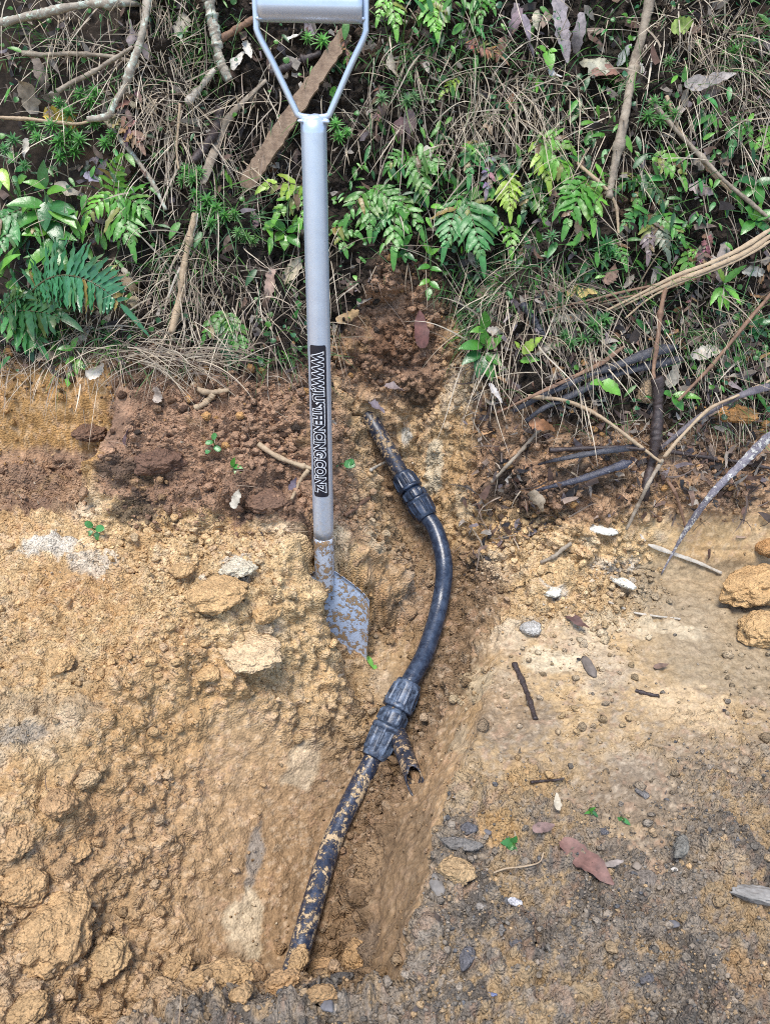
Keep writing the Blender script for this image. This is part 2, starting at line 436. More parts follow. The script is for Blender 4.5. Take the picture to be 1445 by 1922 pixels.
M_GLOSS = leaf_material('glossy_leaf', .25, .2, .15)
M_DEAD = leaf_material('dead_leaf', .65, .1, .4, (.06, .04, .03))
M_GRASS = leaf_material('grass_blade', .55, .25, .2)

def wood_material(name, ca, cb, scale=45, rough=.75, stretch=1.0, spot=None, spot_at=.6):
    m, nt, b = new_mat(name)
    co = objco(nt)
    mp = nd(nt, 'ShaderNodeMapping'); nt.links.new(co, mp.inputs[0]); mp.inputs['Scale'].default_value = (1, 1, stretch)
    n_ = noise(nt, mp.outputs[0], scale, 6, .7, .3)
    c = ramp(nt, n_, (.32, ca), (.68, cb))
    if spot: c = mixrgb(nt, c, spot, ramp(nt, noise(nt, co, scale * 1.4, 5, .7), (spot_at, 0.0), (spot_at + .07, 1.0)))
    nt.links.new(c, b.inputs['Base Color']); b.inputs['Roughness'].default_value = rough
    nt.links.new(bump(nt, noise(nt, mp.outputs[0], scale * 3, 5, .7), .6, .003), b.inputs['Normal'])
    return m
M_TWIG = wood_material('grey_tan_bark', (.16, .12, .085), (.36, .30, .22), 50)
M_LICHEN = wood_material('lichened_bark', (.20, .16, .12), (.40, .35, .27), 40, spot=(.46, .52, .42), spot_at=.52)
M_PALEW = wood_material('pale_wood', (.34, .29, .22), (.55, .50, .42), 60)
M_TANW = wood_material('tan_wood', (.30, .21, .13), (.46, .35, .22), 60)
M_BROWNW = wood_material('brown_wood', (.13, .07, .045), (.27, .16, .095), 60)
M_DARKW = wood_material('dark_wet_wood', (.022, .015, .014), (.065, .045, .04), 60, .5)
M_BLACK = wood_material('black_rotten_leaf', (.012, .012, .016), (.05, .05, .06), 90, .38)
M_FLECK = wood_material('flecked_grey_strip', (.09, .08, .10), (.24, .22, .24), 70, .5, spot=(.55, .53, .47), spot_at=.53)
M_GREYS = wood_material('grey_purple_strip', (.05, .042, .048), (.15, .13, .14), 70, .5, spot=(.30, .28, .28), spot_at=.62)
M_BFLECK = wood_material('flecked_black_strip', (.015, .015, .022), (.05, .05, .07), 70, .35, spot=(.55, .55, .52), spot_at=.64)
M_BOARD = wood_material('weathered_board', (.15, .095, .06), (.33, .23, .15), 55, .8, spot=(.10, .06, .04), spot_at=.62)
M_STONE = leaf_material('stone', .8, 0, .3)

# ------------------------------------------------------------------ tagging and mesh building
def tag(o, label=None, cat=None, group=None, kind=None):
    for k, v in (('label', label), ('category', cat), ('group', group), ('kind', kind)):
        if v: o[k] = v
    return o
def empty(name, loc, label, cat, group=None):
    o = bpy.data.objects.new(name, None); o.location = loc; o.empty_display_size = .05
    COL.objects.link(o); return tag(o, label, cat, group)

class MB:
    def __init__(s): s.v, s.f, s.c = [], [], []
    def add(s, vs, fs, col):
        k = len(s.v); s.v.extend(vs); s.f.extend([tuple(i + k for i in f) for f in fs])
        s.c.extend(col if isinstance(col, list) else [col] * len(vs))
    def build(s, name, mat, parent=None, smooth=True):
        me = bpy.data.meshes.new(name)
        off = parent.matrix_world.translation if False else (Vector(parent.location) if parent is not None else None)
        if parent is not None and parent.parent is not None: off = off + Vector(parent.parent.location)
        vs = [tuple(Vector(p) - off) for p in s.v] if off is not None else [tuple(p) for p in s.v]
        me.from_pydata(vs, [], s.f)
        a = me.color_attributes.new('Col', 'FLOAT_COLOR', 'POINT')
        a.data.foreach_set('color', np.array([(*c[:3], 1) for c in s.c], np.float32).ravel())
        if smooth: me.polygons.foreach_set('use_smooth', np.ones(len(me.polygons), bool))
        me.materials.append(mat); me.update()
        o = bpy.data.objects.new(name, me); COL.objects.link(o)
        if parent is not None: o.parent = parent
        return o

def spline(pts, n):
    """Catmull-Rom through pts"""
    pts = [Vector(p) for p in pts]
    if len(pts) == 2: return [pts[0].lerp(pts[1], i / n) for i in range(n + 1)]
    q = [2 * pts[0] - pts[1]] + pts + [2 * pts[-1] - pts[-2]]
    L = [0]
    for a, b in zip(pts, pts[1:]): L.append(L[-1] + (b - a).length)
    out = []
    for i in range(n + 1):
        s = L[-1] * i / n
        k = max(j for j in range(len(pts) - 1) if L[j] <= s + 1e-9)
        u = (s - L[k]) / max(L[k + 1] - L[k], 1e-9)
        p0, p1, p2, p3 = q[k:k + 4]
        out.append(.5 * ((2 * p1) + (p2 - p0) * u + (2 * p0 - 5 * p1 + 4 * p2 - p3) * u * u + (3 * p1 - p0 - 3 * p2 + p3) * u ** 3))
    return out

def frames(path):
    T = [(path[min(i + 1, len(path) - 1)] - path[max(i - 1, 0)]).normalized() for i in range(len(path))]
    u = T[0].orthogonal().normalized(); F = []
    for t in T:
        u = (u - t * u.dot(t)).normalized(); F.append((t, u, t.cross(u)))
    return F

def tube(mb, path, rad, sides=8, col=(.5, .5, .5), rough=0, caps=True, flat=1.0, seed=1):
    F = frames(path); vs, fs = [], []; rr = random.Random(seed)
    n = len(path)
    for i, (p, (t, u, w)) in enumerate(zip(path, F)):
        r = rad(i / (n - 1)) if callable(rad) else rad
        for k in range(sides):
            a = 2 * math.pi * k / sides
            q = r * (1 + rough * rr.uniform(-1, 1))
            vs.append(p + u * (math.cos(a) * q) + w * (math.sin(a) * q * flat))
    for i in range(n - 1):
        for k in range(sides):
            k2 = (k + 1) % sides
            fs.append((i * sides + k, i * sides + k2, (i + 1) * sides + k2, (i + 1) * sides + k))
    if caps:
        fs.append(tuple(range(sides - 1, -1, -1))); fs.append(tuple((n - 1) * sides + k for k in range(sides)))
    mb.add(vs, fs, col)

def strip(mb, path, width, nrm, col, thick=.002, fold=.15, seed=0):
    """a flat, slightly folded ribbon with thickness (leaf blades, laths)"""
    n = len(path); vs, fs = [], []
    F = frames(path)
    for i, p in enumerate(path):
        t = F[i][0]; side = t.cross(nrm).normalized(); up = side.cross(t).normalized()
        w = (width(i / (n - 1)) if callable(width) else width) * random.uniform(.86, 1.1)
        vs += [p - side * w + up * fold * w, p, p + side * w + up * fold * w,
               p + side * w + up * (fold * w - thick), p - up * thick, p - side * w + up * (fold * w - thick)]
    for i in range(n - 1):
        a, b = i * 6, i * 6 + 6
        for k in range(6):
            k2 = (k + 1) % 6
            fs.append((a + k, b + k, b + k2, a + k2))
    fs += [(0, 1, 4, 5), (1, 2, 3, 4)]; e_ = (n - 1) * 6
    fs += [(e_ + 1, e_, e_ + 5, e_ + 4), (e_ + 2, e_ + 1, e_ + 4, e_ + 3)]
    mb.add(vs, fs, col)

SHAPES = {
    'pinna': lambda t: min(1, .35 + t * 5) * (1 - t ** 2.6) ** .75,
    'lance': lambda t: math.sin(math.pi * min(1, t * .93 + .04) ** .75) ** .8,
    'ovate': lambda t: math.sin(math.pi * min(1, t * .96 + .02) ** .68) ** .9,
    'spat': lambda t: (.22 + 1.3 * t ** 1.4) * (1 - t ** 6) ** .8 if t < 1 else 0,
    'round': lambda t: math.sqrt(max(0, 1 - (2 * t - 1) ** 2)),
    'needle': lambda t: (min(1, .5 + t * 2)) * (1 - t ** 2) ** .7,
}
DOWN = Vector((0, 0, -1))
def leaf(mb, p, d, n, L, W, shape='lance', col=(.06, .16, .04), fold=.22, droop=.5, ripple=0, nseg=8, ser=0, curl=0, tip=None, rp=3.0, jag=0, twist=0):
    f = SHAPES[shape]; p = Vector(p); d = Vector(d).normalized(); n = Vector(n)
    vs, cs, fs = [], [], []
    ph = random.uniform(0, 6)
    for i in range(nseg + 1):
        t = i / nseg
        n = (n - d * n.dot(d)).normalized(); sd = d.cross(n)
        w = W * .5 * max(f(t), .02)
        if ser and i % 2: w *= 1 - ser
        r1 = ripple * W * math.sin(t * math.pi * 2 * rp + ph); r2 = ripple * W * math.sin(t * math.pi * 2 * rp + ph + 1.1)
        j1, j2 = 1 + jag * random.uniform(-1, .7), 1 + jag * random.uniform(-1, .7)
        vs += [p - sd * (w * j1) + n * (fold * w + r1), p, p + sd * (w * j2) + n * (fold * w + r2)]
        n = n + sd * (twist / nseg)
        c0 = col if tip is None else tuple(a * (1 - t) + b * t for a, b in zip(col, tip))
        k = random.uniform(.92, 1.08)
        cs += [tuple(c * k for c in c0), tuple(c * 1.12 for c in c0), tuple(c * k for c in c0)]
        d = (d + DOWN * (droop / nseg) + n * (curl / nseg)).normalized()
        p = p + d * (L / nseg)
    for i in range(nseg):
        a = i * 3
        fs += [(a, a + 1, a + 4, a + 3), (a + 1, a + 2, a + 5, a + 4)]
    mb.add(vs, fs, cs)

def frond(mb, p, d, n, L, pairs=8, plen=.5, pw=.12, col=(.06, .16, .04), droop=.6, pdroop=.5, ang=62, base=.12, taper='fern', ripple=.10, ser=0, tip=None, stem=(.10, .09, .04), dead=0):
    """a pinnate fern frond in one mesh; plen and pw are shares of L"""
    p = Vector(p); d = Vector(d).normalized(); n = Vector(n).normalized()
    steps = 24; pts, ds, ns = [], [], []
    for i in range(steps + 1):
        n = (n - d * n.dot(d)).normalized()
        pts.append(p.copy()); ds.append(d.copy()); ns.append(n.copy())
        d = (d + DOWN * (droop / steps)).normalized(); p = p + d * (L * .8 / steps)
    tube(mb, pts, lambda t: .0016 * (1 - .7 * t) * (L / .12) ** .5 + .0003, 5, stem)
    for k in range(pairs):
        s = base + (1 - base) * (k / max(pairs - 1, 1)) * .97
        i = min(int(s * steps), steps)
        if taper == 'fern': q = (1 - s) ** .55 * min(1, .55 + 2.2 * (s - base)) if s < 1 else .25
        elif taper == 'comb': q = math.sin(math.pi * (.12 + .84 * s)) ** .7
        else: q = 1 - .5 * s
        q = max(q, .22)
        for sg in (-1, 1):
            if dead and random.random() < dead * .35: continue
            sd = ds[i].cross(ns[i]) * sg
            a = math.radians(ang - 22 * s + random.uniform(-6, 6))
            pd = ds[i] * math.cos(a) + sd * math.sin(a) + ns[i] * random.uniform(-.05, .22)
            kk = random.uniform(.8, 1.18)
            pc = tuple(c * kk for c in col)
            if not dead and random.random() < .06: continue
            if not dead and random.random() < .07: pc = random.choice(((.26, .19, .06), (.20, .22, .05), (.16, .10, .05)))
            if dead: pc = tuple(c * random.uniform(.6, 1.3) for c in col)
            leaf(mb, pts[i], pd, ns[i] + sd * .15, L * plen * q * random.uniform(.88, 1.08), L * pw * (.55 + .45 * q), 'pinna', pc, .18, pdroop * random.uniform(.6, 1.3), ripple * random.uniform(.7, 1.6), 8, ser, curl=random.uniform(-.3, .6) * (1 + 2 * dead), tip=tip or (tuple(.6 * x + .4 * y for x, y in zip(pc, (.20, .17, .05))) if random.random() < .3 else None), jag=.10, twist=random.uniform(-.5, .5))
    leaf(mb, pts[-1], ds[-1], ns[-1], L * .3, L * pw * .85, 'pinna', col, .18, pdroop, ripple, 6, ser, tip=tip)

# ------------------------------------------------------------------ build the ground
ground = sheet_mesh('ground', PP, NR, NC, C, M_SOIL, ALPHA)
tag(ground, kind='structure')
bpy.context.view_layer.update()
GBVH = BVHTree.FromObject(ground, bpy.context.evaluated_depsgraph_get())
def at(px, py, lift=0.0):
    """the point on the land seen at a place, lifted off it towards the viewer"""
    if py > 712:
        d = rdir(px, py); L = d.length
        h_ = GBVH.ray_cast(CAM, d / L, 6)
        t = h_[3] / L
    else:
        x, y, z, t = march(px, py)
    return pt(px, py, t - lift), t - lift
BR, BU, BO = Vector((1, 0, 0)), Vector((0, .42, .91)), Vector((0, -.91, .42))
def bdir(theta, out=.3):
    a = math.radians(theta)
    return (BR * math.cos(a) + BU * math.sin(a) + BO * out).normalized()

# --- crumbs of soil
def ico(sub):
    bm = bmesh.new(); bmesh.ops.create_icosphere(bm, subdivisions=sub, radius=1)
    v = np.array([p.co[:] for p in bm.verts]); f = np.array([[q.index for q in p.verts] for p in bm.faces]); bm.free()
    return v, f
ICO_V, ICO_F = ico(2)
ICO1_V, ICO1_F = ico(1)
def rock_shape(seed, v=None, amp=.35, facet=.5):
    v = ICO_V if v is None else v
    r = np.random.default_rng(seed)
    o = r.uniform(0, 50, 3)
    d = 1 + amp * fbm(v[:, 0] * 1.3 + o[0], v[:, 1] * 1.3 + o[1], v[:, 2] * 1.3 + o[2], 3, seed)
    d = d + .12 * vnoise(v[:, 0] * 5 + o[0], v[:, 1] * 5, v[:, 2] * 5, seed)
    w = v * d[:, None]
    for k in range(6):                      # knock flats on it
        nn = r.normal(size=3); nn /= np.linalg.norm(nn)
        e_ = w @ nn; lim = .62 + .3 * r.random()
        w = w - nn * (np.clip(e_ - lim, 0, None) * facet)[:, None]
    return w * np.array([1, r.uniform(.7, 1), r.uniform(.6, .85)])
def many_rocks(name, pos, rad, cols, mat, nvar=18, low=False):
    ICO_V, ICO_F = (ICO1_V, ICO1_F) if low else (globals()['ICO_V'], globals()['ICO_F'])
    nv, nf = len(ICO_V), len(ICO_F)
    shapes = [rock_shape(900 + i, ICO_V, amp=.75, facet=.85) for i in range(nvar)]
    n = len(pos)
    V = np.empty((n, nv, 3), np.float32); Cc = np.empty((n, nv, 3), np.float32)
    th = RNG.uniform(0, 2 * np.pi, n); th2 = RNG.uniform(0, 2 * np.pi, n); which = RNG.integers(0, nvar, n)
    for i in range(n):
        s = shapes[which[i]]; c, q = math.cos(th[i]), math.sin(th[i]); c2, q2 = math.cos(th2[i]), math.sin(th2[i])
        x = s[:, 0] * c - s[:, 1] * q; y = s[:, 0] * q + s[:, 1] * c; z = s[:, 2]
        y, z = y * c2 - z * q2, y * q2 + z * c2
        V[i] = np.stack([x, y, z], 1) * rad[i] + pos[i]
        Cc[i] = cols[i] * (1 + RNG.uniform(-.10, .10, (nv, 1)))
    F = (ICO_F[None] + (np.arange(n) * nv)[:, None, None]).reshape(-1, 3).astype(np.int32)
    me = bpy.data.meshes.new(name); V = V.reshape(-1, 3)
    me.vertices.add(len(V)); me.vertices.foreach_set('co', V.ravel())
    me.loops.add(F.size); me.loops.foreach_set('vertex_index', F.ravel())
    me.polygons.add(len(F)); me.polygons.foreach_set('loop_start', np.arange(0, F.size, 3, dtype=np.int32))
    me.polygons.foreach_set('use_smooth', np.ones(len(F), bool))
    a = me.color_attributes.new('Col', 'FLOAT_COLOR', 'POINT')
    a.data.foreach_set('color', np.concatenate([Cc.reshape(-1, 3), np.ones((len(V), 1))], 1).astype(np.float32).ravel())
    me.update(calc_edges=True); me.materials.append(mat)
    o = bpy.data.objects.new(name, me); COL.objects.link(o); return o
inview = (np.abs(X) < 1.2) & (Y > .22) & (Y < 1.9)
def pick(weight, n):
    w = np.where(inview, weight, 0); cs = np.cumsum(w)
    return np.searchsorted(cs, RNG.uniform(0, cs[-1], n))
clump = sstep(-.15, .35, fbm(X * 8, Y * 8, Z * 8, 3, 501))
def rolled(i):                         # a crumb carries the colour of the soil a little above where it came to rest
    j = np.clip(i + NC * RNG.integers(-6, 22, len(i)) + RNG.integers(-10, 11, len(i)), 0, len(X) - 1)
    return C[j]
wcr = (spoil * 1.0 + 1.0 * floor_r + .8 * m_brown + wall_l * (.11 + patch * .6) + .22 * rightside * (1 - m_bank) * (1 - .8 * smooth_r) + .05) * (.12 + clump) * (1 - .93 * m_bank) * (1 - .8 * nearp) * (1 - .6 * nearb) * (1 - .8 * m_gravel) * (1 - .8 * cutf)
for nm, num, r0, r1, pw, low in (('soil_crumbs', 5200, .0035, .013, 3.5, False), ('soil_grains', 26000, .0012, .0040, 2.5, True)):
    idx = pick(wcr, num)
    rad = r0 + (r1 - r0) * RNG.random(len(idx)) ** pw
    tag(many_rocks(nm, PP[idx] + Nf[idx] * (rad * .5)[:, None], rad, np.clip(rolled(idx) * RNG.uniform(.78, 1.22, (len(idx), 1)), 0, .8), M_SOIL, low=low), kind='stuff')
for nm, num, r0, r1, pw, low in (('gravel', 2300, .0025, .0085, 3.5, False), ('gravel_grains', 16000, .0010, .0032, 2.2, True)):
    idx = pick(m_gravel * (.25 + sstep(-.3, .2, n1 + n2)) + .006 * m_stain, num)
    rad = r0 + (r1 - r0) * RNG.random(len(idx)) ** pw
    gcol = np.array([(.25, .205, .155), (.17, .145, .115), (.115, .112, .11), (.34, .24, .14), (.42, .29, .16), (.25, .22, .18)])[RNG.choice(6, len(idx), p=[.36, .25, .09, .14, .1, .06])]
    tag(many_rocks(nm, PP[idx] + Nf[idx] * (rad * .35)[:, None], rad, gcol * RNG.uniform(.7, 1.3, (len(idx), 1)), M_SOIL, low=low), kind='stuff')
w_edge = sstep(-.1, .0, -np.abs(Z - lip) + .03) * sstep(1.35, 1.45, Y) + .6 * sstep(.2, .26, X) * sstep(1.42, 1.5, Y) * sstep(.1, .2, Z) * (1 - sstep(.4, .5, Z))
idx = pick(w_edge, 900)
rad = .003 + .011 * RNG.random(len(idx)) ** 4
ecol = np.array([(.09, .05, .03), (.16, .09, .05), (.40, .22, .085), (.05, .035, .025)])[RNG.choice(4, len(idx), p=[.35, .25, .22, .18])]
tag(many_rocks('topsoil_crumbs', PP[idx] + Nf[idx] * (rad * .4)[:, None], rad, ecol * RNG.uniform(.8, 1.2, (len(idx), 1)), M_SOIL), kind='stuff')

# --- clods and stones one can count
ICO4_V, ICO4_F = ico(5)
def rock(name, label, cat, px, py, size, col, mat=M_SOIL, flat=.7, seed=1, group=None, sink=.18, amp=.32, facet=.55, stretch=1.0, ang=0, lump=.055):
    p, t = at(px, py, .055 if 'buried' in label and 'rock' not in name else 0)
    r = size * .5 * t / FOC
    v, f = (ICO4_V, ICO4_F) if size > 45 else ICO3
    w = rock_shape(seed, v, amp, facet)
    for f_, a_ in ((2.2, .22), (4.5, .14), (9, .075), (18, .035)):
        w = w + v * (lump * 10 * a_ * (np.abs(vnoise(v[:, 0] * f_ + seed, v[:, 1] * f_, v[:, 2] * f_, seed)) - .3)[:, None])
    w = w * np.array([stretch, 1 / stretch ** .5, flat]) * r
    c, s = math.cos(math.radians(ang)), math.sin(math.radians(ang))
    w = np.stack([w[:, 0] * c - w[:, 1] * s, w[:, 0] * s + w[:, 1] * c, w[:, 2]], 1)
    m = MB()
    nz = 1 + .22 * fbm(v[:, 0] * 3 + seed, v[:, 1] * 3, v[:, 2] * 3, 3, 7)
    m.add([tuple(q) for q in w], [tuple(q) for q in f], [tuple(np.clip(np.array(col) * k, 0, .85)) for k in nz])
    o = m.build(name, mat)
    if py > 1400 and px < 240 and cat == 'clod': sink = .40
    if cat == 'clod' and col[0] < .2: sink = .42
    o.location = p + Vector((0, -.2, 1)).normalized() * (r * flat * (1 - 2 * sink))
    return tag(o, label, cat, group)
ICO3 = ico(3)
CL = (.52, .33, .155); CP = (.55, .44, .29)
for i, a in enumerate([
    ('clay_clod', 'big flat topped tan clod lying just below the pale broken rock', 410, 1132, 112, CL, .62, 1.1, 10),
    ('clay_clod', 'wide pale tan clod with ragged underside below the flat topped clod', 466, 1228, 108, (.60, .43, .25), .55, 1.15, -15),
    ('broken_rock', 'pale whitish rock half buried above the flat topped clod', 448, 1078, 66, (.58, .50, .36), .7, 1.0, 30),
    ('clay_clod', 'small rounded clod touching the ragged pale clod at its lower corner', 394, 1272, 42, CL, .8, 1.0, 0),
    ('clay_clod', 'tan clod beside the spade shaft foot, at the rim of the heap', 500, 1160, 48, CL, .8, 1.0, 40),
    ('clay_clod', 'lone upright clod in the middle of the spoil heap slope', 118, 1252, 52, CL, .8, 1.1, 60),
    ('clay_clod', 'small clod near the thin dark twig on the spoil heap', 345, 1078, 40, CL, .8, 1.1, 0),
    ('clay_clod', 'tall brown clod standing in the dug face at the edge of the hole', 112, 1510, 66, (.42, .26, .13), .95, 1.0, 0),
    ('clay_clod', 'pale clod leaning beside the tall brown clod in the dug face', 165, 1465, 50, (.48, .33, .18), .8, 1.0, 20),
    ('clay_clod', 'large smooth tan boulder of clay at the bottom corner of the hole', 100, 1760, 150, (.47, .30, .145), .75, 1.1, 80),
    ('clay_clod', 'rounded lump of clay above the large smooth boulder in the corner', 45, 1670, 90, (.46, .29, .14), .8, 1.0, 30),
    ('clay_clod', 'lump of clay at the very edge below the large smooth boulder', 60, 1890, 70, (.42, .27, .13), .7, 1.0, 30),
    ('clay_clod', 'clod resting in the trench beside the mud caked pipe end', 607, 1822, 52, (.42, .26, .13), .8, 1.0, 15),
    ('clay_clod', 'pointed upright clod against the cut wall at the trench bottom', 668, 1800, 62, (.40, .25, .12), 1.1, .8, 15),
    ('clay_clod', 'small clod in front of the mud caked pipe end', 480, 1832, 40, (.42, .26, .13), .8, 1.0, 15),
    ('clay_clod', 'big orange tan clod crumbling at the foot of the clay cut', 1412, 1118, 120, (.50, .31, .14), .7, 1.2, 20),
    ('clay_clod', 'clod with cracked face in front of the big orange tan clod', 1425, 1190, 90, (.50, .32, .15), .7, 1.2, 30),
    ('clay_clod', 'round dark orange clod hanging from the clay cut', 1436, 1035, 44, (.40, .22, .09), .9, 1.0, 0),
    ('clay_clod', 'orange clod in the leaf litter behind the curved grey strip', 1375, 792, 62, (.44, .23, .085), .8, 1.2, 0),
    ('clay_clod', 'square tan clod behind the dark broken stem', 1212, 752, 52, (.46, .33, .20), 1.1, .8, 0),
    ('clay_clod', 'folded tan clod with two lobes beside the grey oval stone', 856, 1640, 68, (.40, .27, .14), .8, .75, 70),
    ('broken_rock', 'white chalky stone in the crumbs between trench and clay shelf', 1035, 1115, 34, (.78, .72, .58), .7, 1.1, 10),
    ('broken_rock', 'white chalky stone beside the grey one near the dead curled leaf', 995, 1185, 40, (.45, .42, .37), .7, 1.1, 10),
    ('broken_rock', 'long white flake of rock on the crumbly mound', 1122, 997, 42, (.80, .75, .63), .45, 1.5, -25),
    ('broken_rock', 'white flake lying under the mottled pointed strip on the mound', 1172, 1100, 32, (.78, .72, .58), .6, 1.4, -35),
    ('clay_clod', 'clod half covering the buried end of the mud caked pipe', 530, 1846, 60, (.40, .25, .125), .8, 1.1, 20),
    ('clay_clod', 'clod hugging the pipe end on the side of the flat dark stone', 590, 1828, 40, (.36, .23, .11), .8, 1.0, 60),
    ('clay_clod', 'small clod caught on top of the buried pipe end', 560, 1806, 50, (.42, .28, .145), .7, 1.0, 60),
    ('clay_clod', 'clod at the trench bottom in front of the flat dark stone', 606, 1866, 50, (.34, .21, .10), .8, 1.1, 0),
    ('clay_clod', 'long lump of clay along the front lip of the hole', 410, 1838, 90, (.43, .28, .14), .6, 1.4, 10),
    ('clay_clod', 'rounded lump of clay in front of the long lump on the front lip', 455, 1868, 44, (.40, .26, .13), .8, 1.0, 10),
    ('clay_clod', 'clod next to the long lump where the smooth wall ends', 335, 1818, 50, (.43, .28, .14), .8, 1.1, 40),
    ('clay_clod', 'smooth clay lump between the large smooth boulder and the wall', 205, 1800, 80, (.45, .30, .15), .7, 1.1, 100),
    ('clay_clod', 'lump of clay high in the dug face by the picture edge', 30, 1580, 70, (.44, .28, .14), .8, 1.0, 0),
    ('clay_clod', 'clod beside the tall brown clod on its lower side', 150, 1600, 56, (.43, .27, .13), .8, 1.0, 50),
    ('clay_clod', 'clod of brown topsoil under the pale wall by the cut edge', 170, 815, 60, (.16, .09, .055), .8, 1.0, 0),
    ('clay_clod', 'wide clod of brown topsoil in the middle of the brown heap', 300, 870, 80, (.15, .085, .055), .7, 1.2, 10),
    ('clay_clod', 'dark brown clod on the rim above the spoil heap', 500, 945, 84, (.17, .10, .065), .7, 1.2, 5),
]):
    nm, lb, px, py, sz, co_, fl, stt, an = a
    rock(nm, lb, 'clod' if nm == 'clay_clod' else 'rock', px, py, sz, co_, flat=fl, seed=40 + i, stretch=stt, ang=an, group='clods of clay from the digging' if nm == 'clay_clod' else 'pale broken rocks')
G1, G2, G3 = (.10, .105, .12), (.17, .16, .145), (.26, .25, .23)
for i, a in enumerate([
    ('grey oval stone standing at the rim of the trench', 820, 1665, 40, G2, 1.3, 100), ('dark grey stone topmost of the pile at the trench rim', 880, 1557, 34, G1, 1.2, 10),
    ('flat grey stone slab lying below the topmost dark stone', 868, 1586, 50, G2, 1.8, -8), ('small dark stone beside the flat grey slab', 912, 1563, 22, G1, 1.0, 0),
    ('white angular stone chip on the dark gravel', 966, 1694, 26, (.66, .66, .68), 1.3, -20), ('pale round pebble just above the white stone chip', 901, 1702, 22, (.36, .32, .27), 1.0, 0),
    ('big flat grey stone at the edge of the picture on the road', 1415, 1683, 62, (.22, .21, .19), 1.6, -10), ('olive flat stone pressed into the clay above the flat grey road stone', 1277, 1590, 46, (.17, .165, .14), 1.3, 50),
    ('broad brown stone beside the torn brown leaf', 1200, 1650, 52, (.19, .16, .13), 1.3, 0), ('round brown pebble just above the broad brown stone', 1194, 1624, 24, (.20, .16, .12), 1.0, 0),
    ('dark oval pebble alone on the smooth clay', 1204, 1491, 24, (.16, .155, .15), 1.3, -50), ('dark grey pebble pressed in clay above the torn brown leaf', 1132, 1562, 24, G1, 1.2, 0),
    ('dark long clod of mud standing on the pale clay', 1103, 1253, 36, (.12, .10, .085), 1.6, 100), ('long grey stone below the pale road pebble', 876, 1800, 40, G1, 1.4, 70),
    ('blue tinted stone chip on the near gravel', 923, 1867, 16, (.18, .24, .45), 1.4, 0), ('dark blue grey stone at the front edge of the trench', 617, 1890, 30, G1, 1.0, 0),
    ('small grey pebble below the grey oval stone', 940, 1746, 20, G2, 1.3, 90), ('grey stone half sunk near the long grey stone', 968, 1770, 26, G1, 1.1, 40),
    ('dark pebble beside the flat grey road stone', 1263, 1735, 22, G1, 1.1, 0), ('grey stone in the near gravel beside an orange clay patch', 1212, 1838, 30, G1, 1.2, 20),
    ('tan stone lump in the near gravel above an orange clay patch', 1150, 1780, 34, (.34, .24, .13), 1.1, 0), ('small white stone near the broad brown stone', 1264, 1632, 14, (.6, .56, .5), 1.0, 0),
    ('dark flat stone with mud among the clods on the trench floor', 640, 1838, 40, (.07, .068, .065), 1.3, 10),
]):
    lb, px, py, sz, co_, stt, an = a
    rock('stone', lb, 'stone', px, py, sz * .9, tuple(.75 * q + .25 * w for q, w in zip(co_, (.19, .15, .115))), M_SOIL if i % 3 else M_STONE, .62, 100 + i, 'stones on the road gravel', .24, .30, 1.0, stt, an, .025)

# ------------------------------------------------------------------ spade
def lin(c): return c
m, nt, b = new_mat('silver_paint')
co = objco(nt)
b.inputs['Metallic'].default_value = .5
sc_ = noise(nt, co, 25, 6, .7)
c = mixrgb(nt, (.50, .57, .68), (.56, .63, .73), ramp(nt, sc_, (.35, 0.0), (.65, 1.0)))
chips = ramp(nt, noise(nt, co, 95, 5, .75), (.705, 0.0), (.72, 1.0))
c = mixrgb(nt, c, (.10, .09, .09), chips)
sx_ = nt.nodes.new('ShaderNodeSeparateXYZ'); nt.links.new(co, sx_.inputs[0])
mr_ = nt.nodes.new('ShaderNodeMapRange'); nt.links.new(sx_.outputs[2], mr_.inputs[0])
mr_.inputs[1].default_value = .03; mr_.inputs[2].default_value = .34; mr_.inputs[3].default_value = .62; mr_.inputs[4].default_value = .30
md_ = nt.nodes.new('ShaderNodeMath'); md_.operation = 'MULTIPLY'; nt.links.new(mr_.outputs[0], md_.inputs[0]); nt.links.new(noise(nt, co, 75, 7, .8, 1.5), md_.inputs[1])
c = mixrgb(nt, c, (.50, .47, .42), ramp(nt, md_.outputs[0], (.25, 0.0), (.34, .75)))
nt.links.new(c, b.inputs['Base Color'])
nt.links.new(ramp(nt, noise(nt, co, 60, 5), (.3, .27), (.7, .36)), b.inputs['Roughness'])
M_PAINT = m
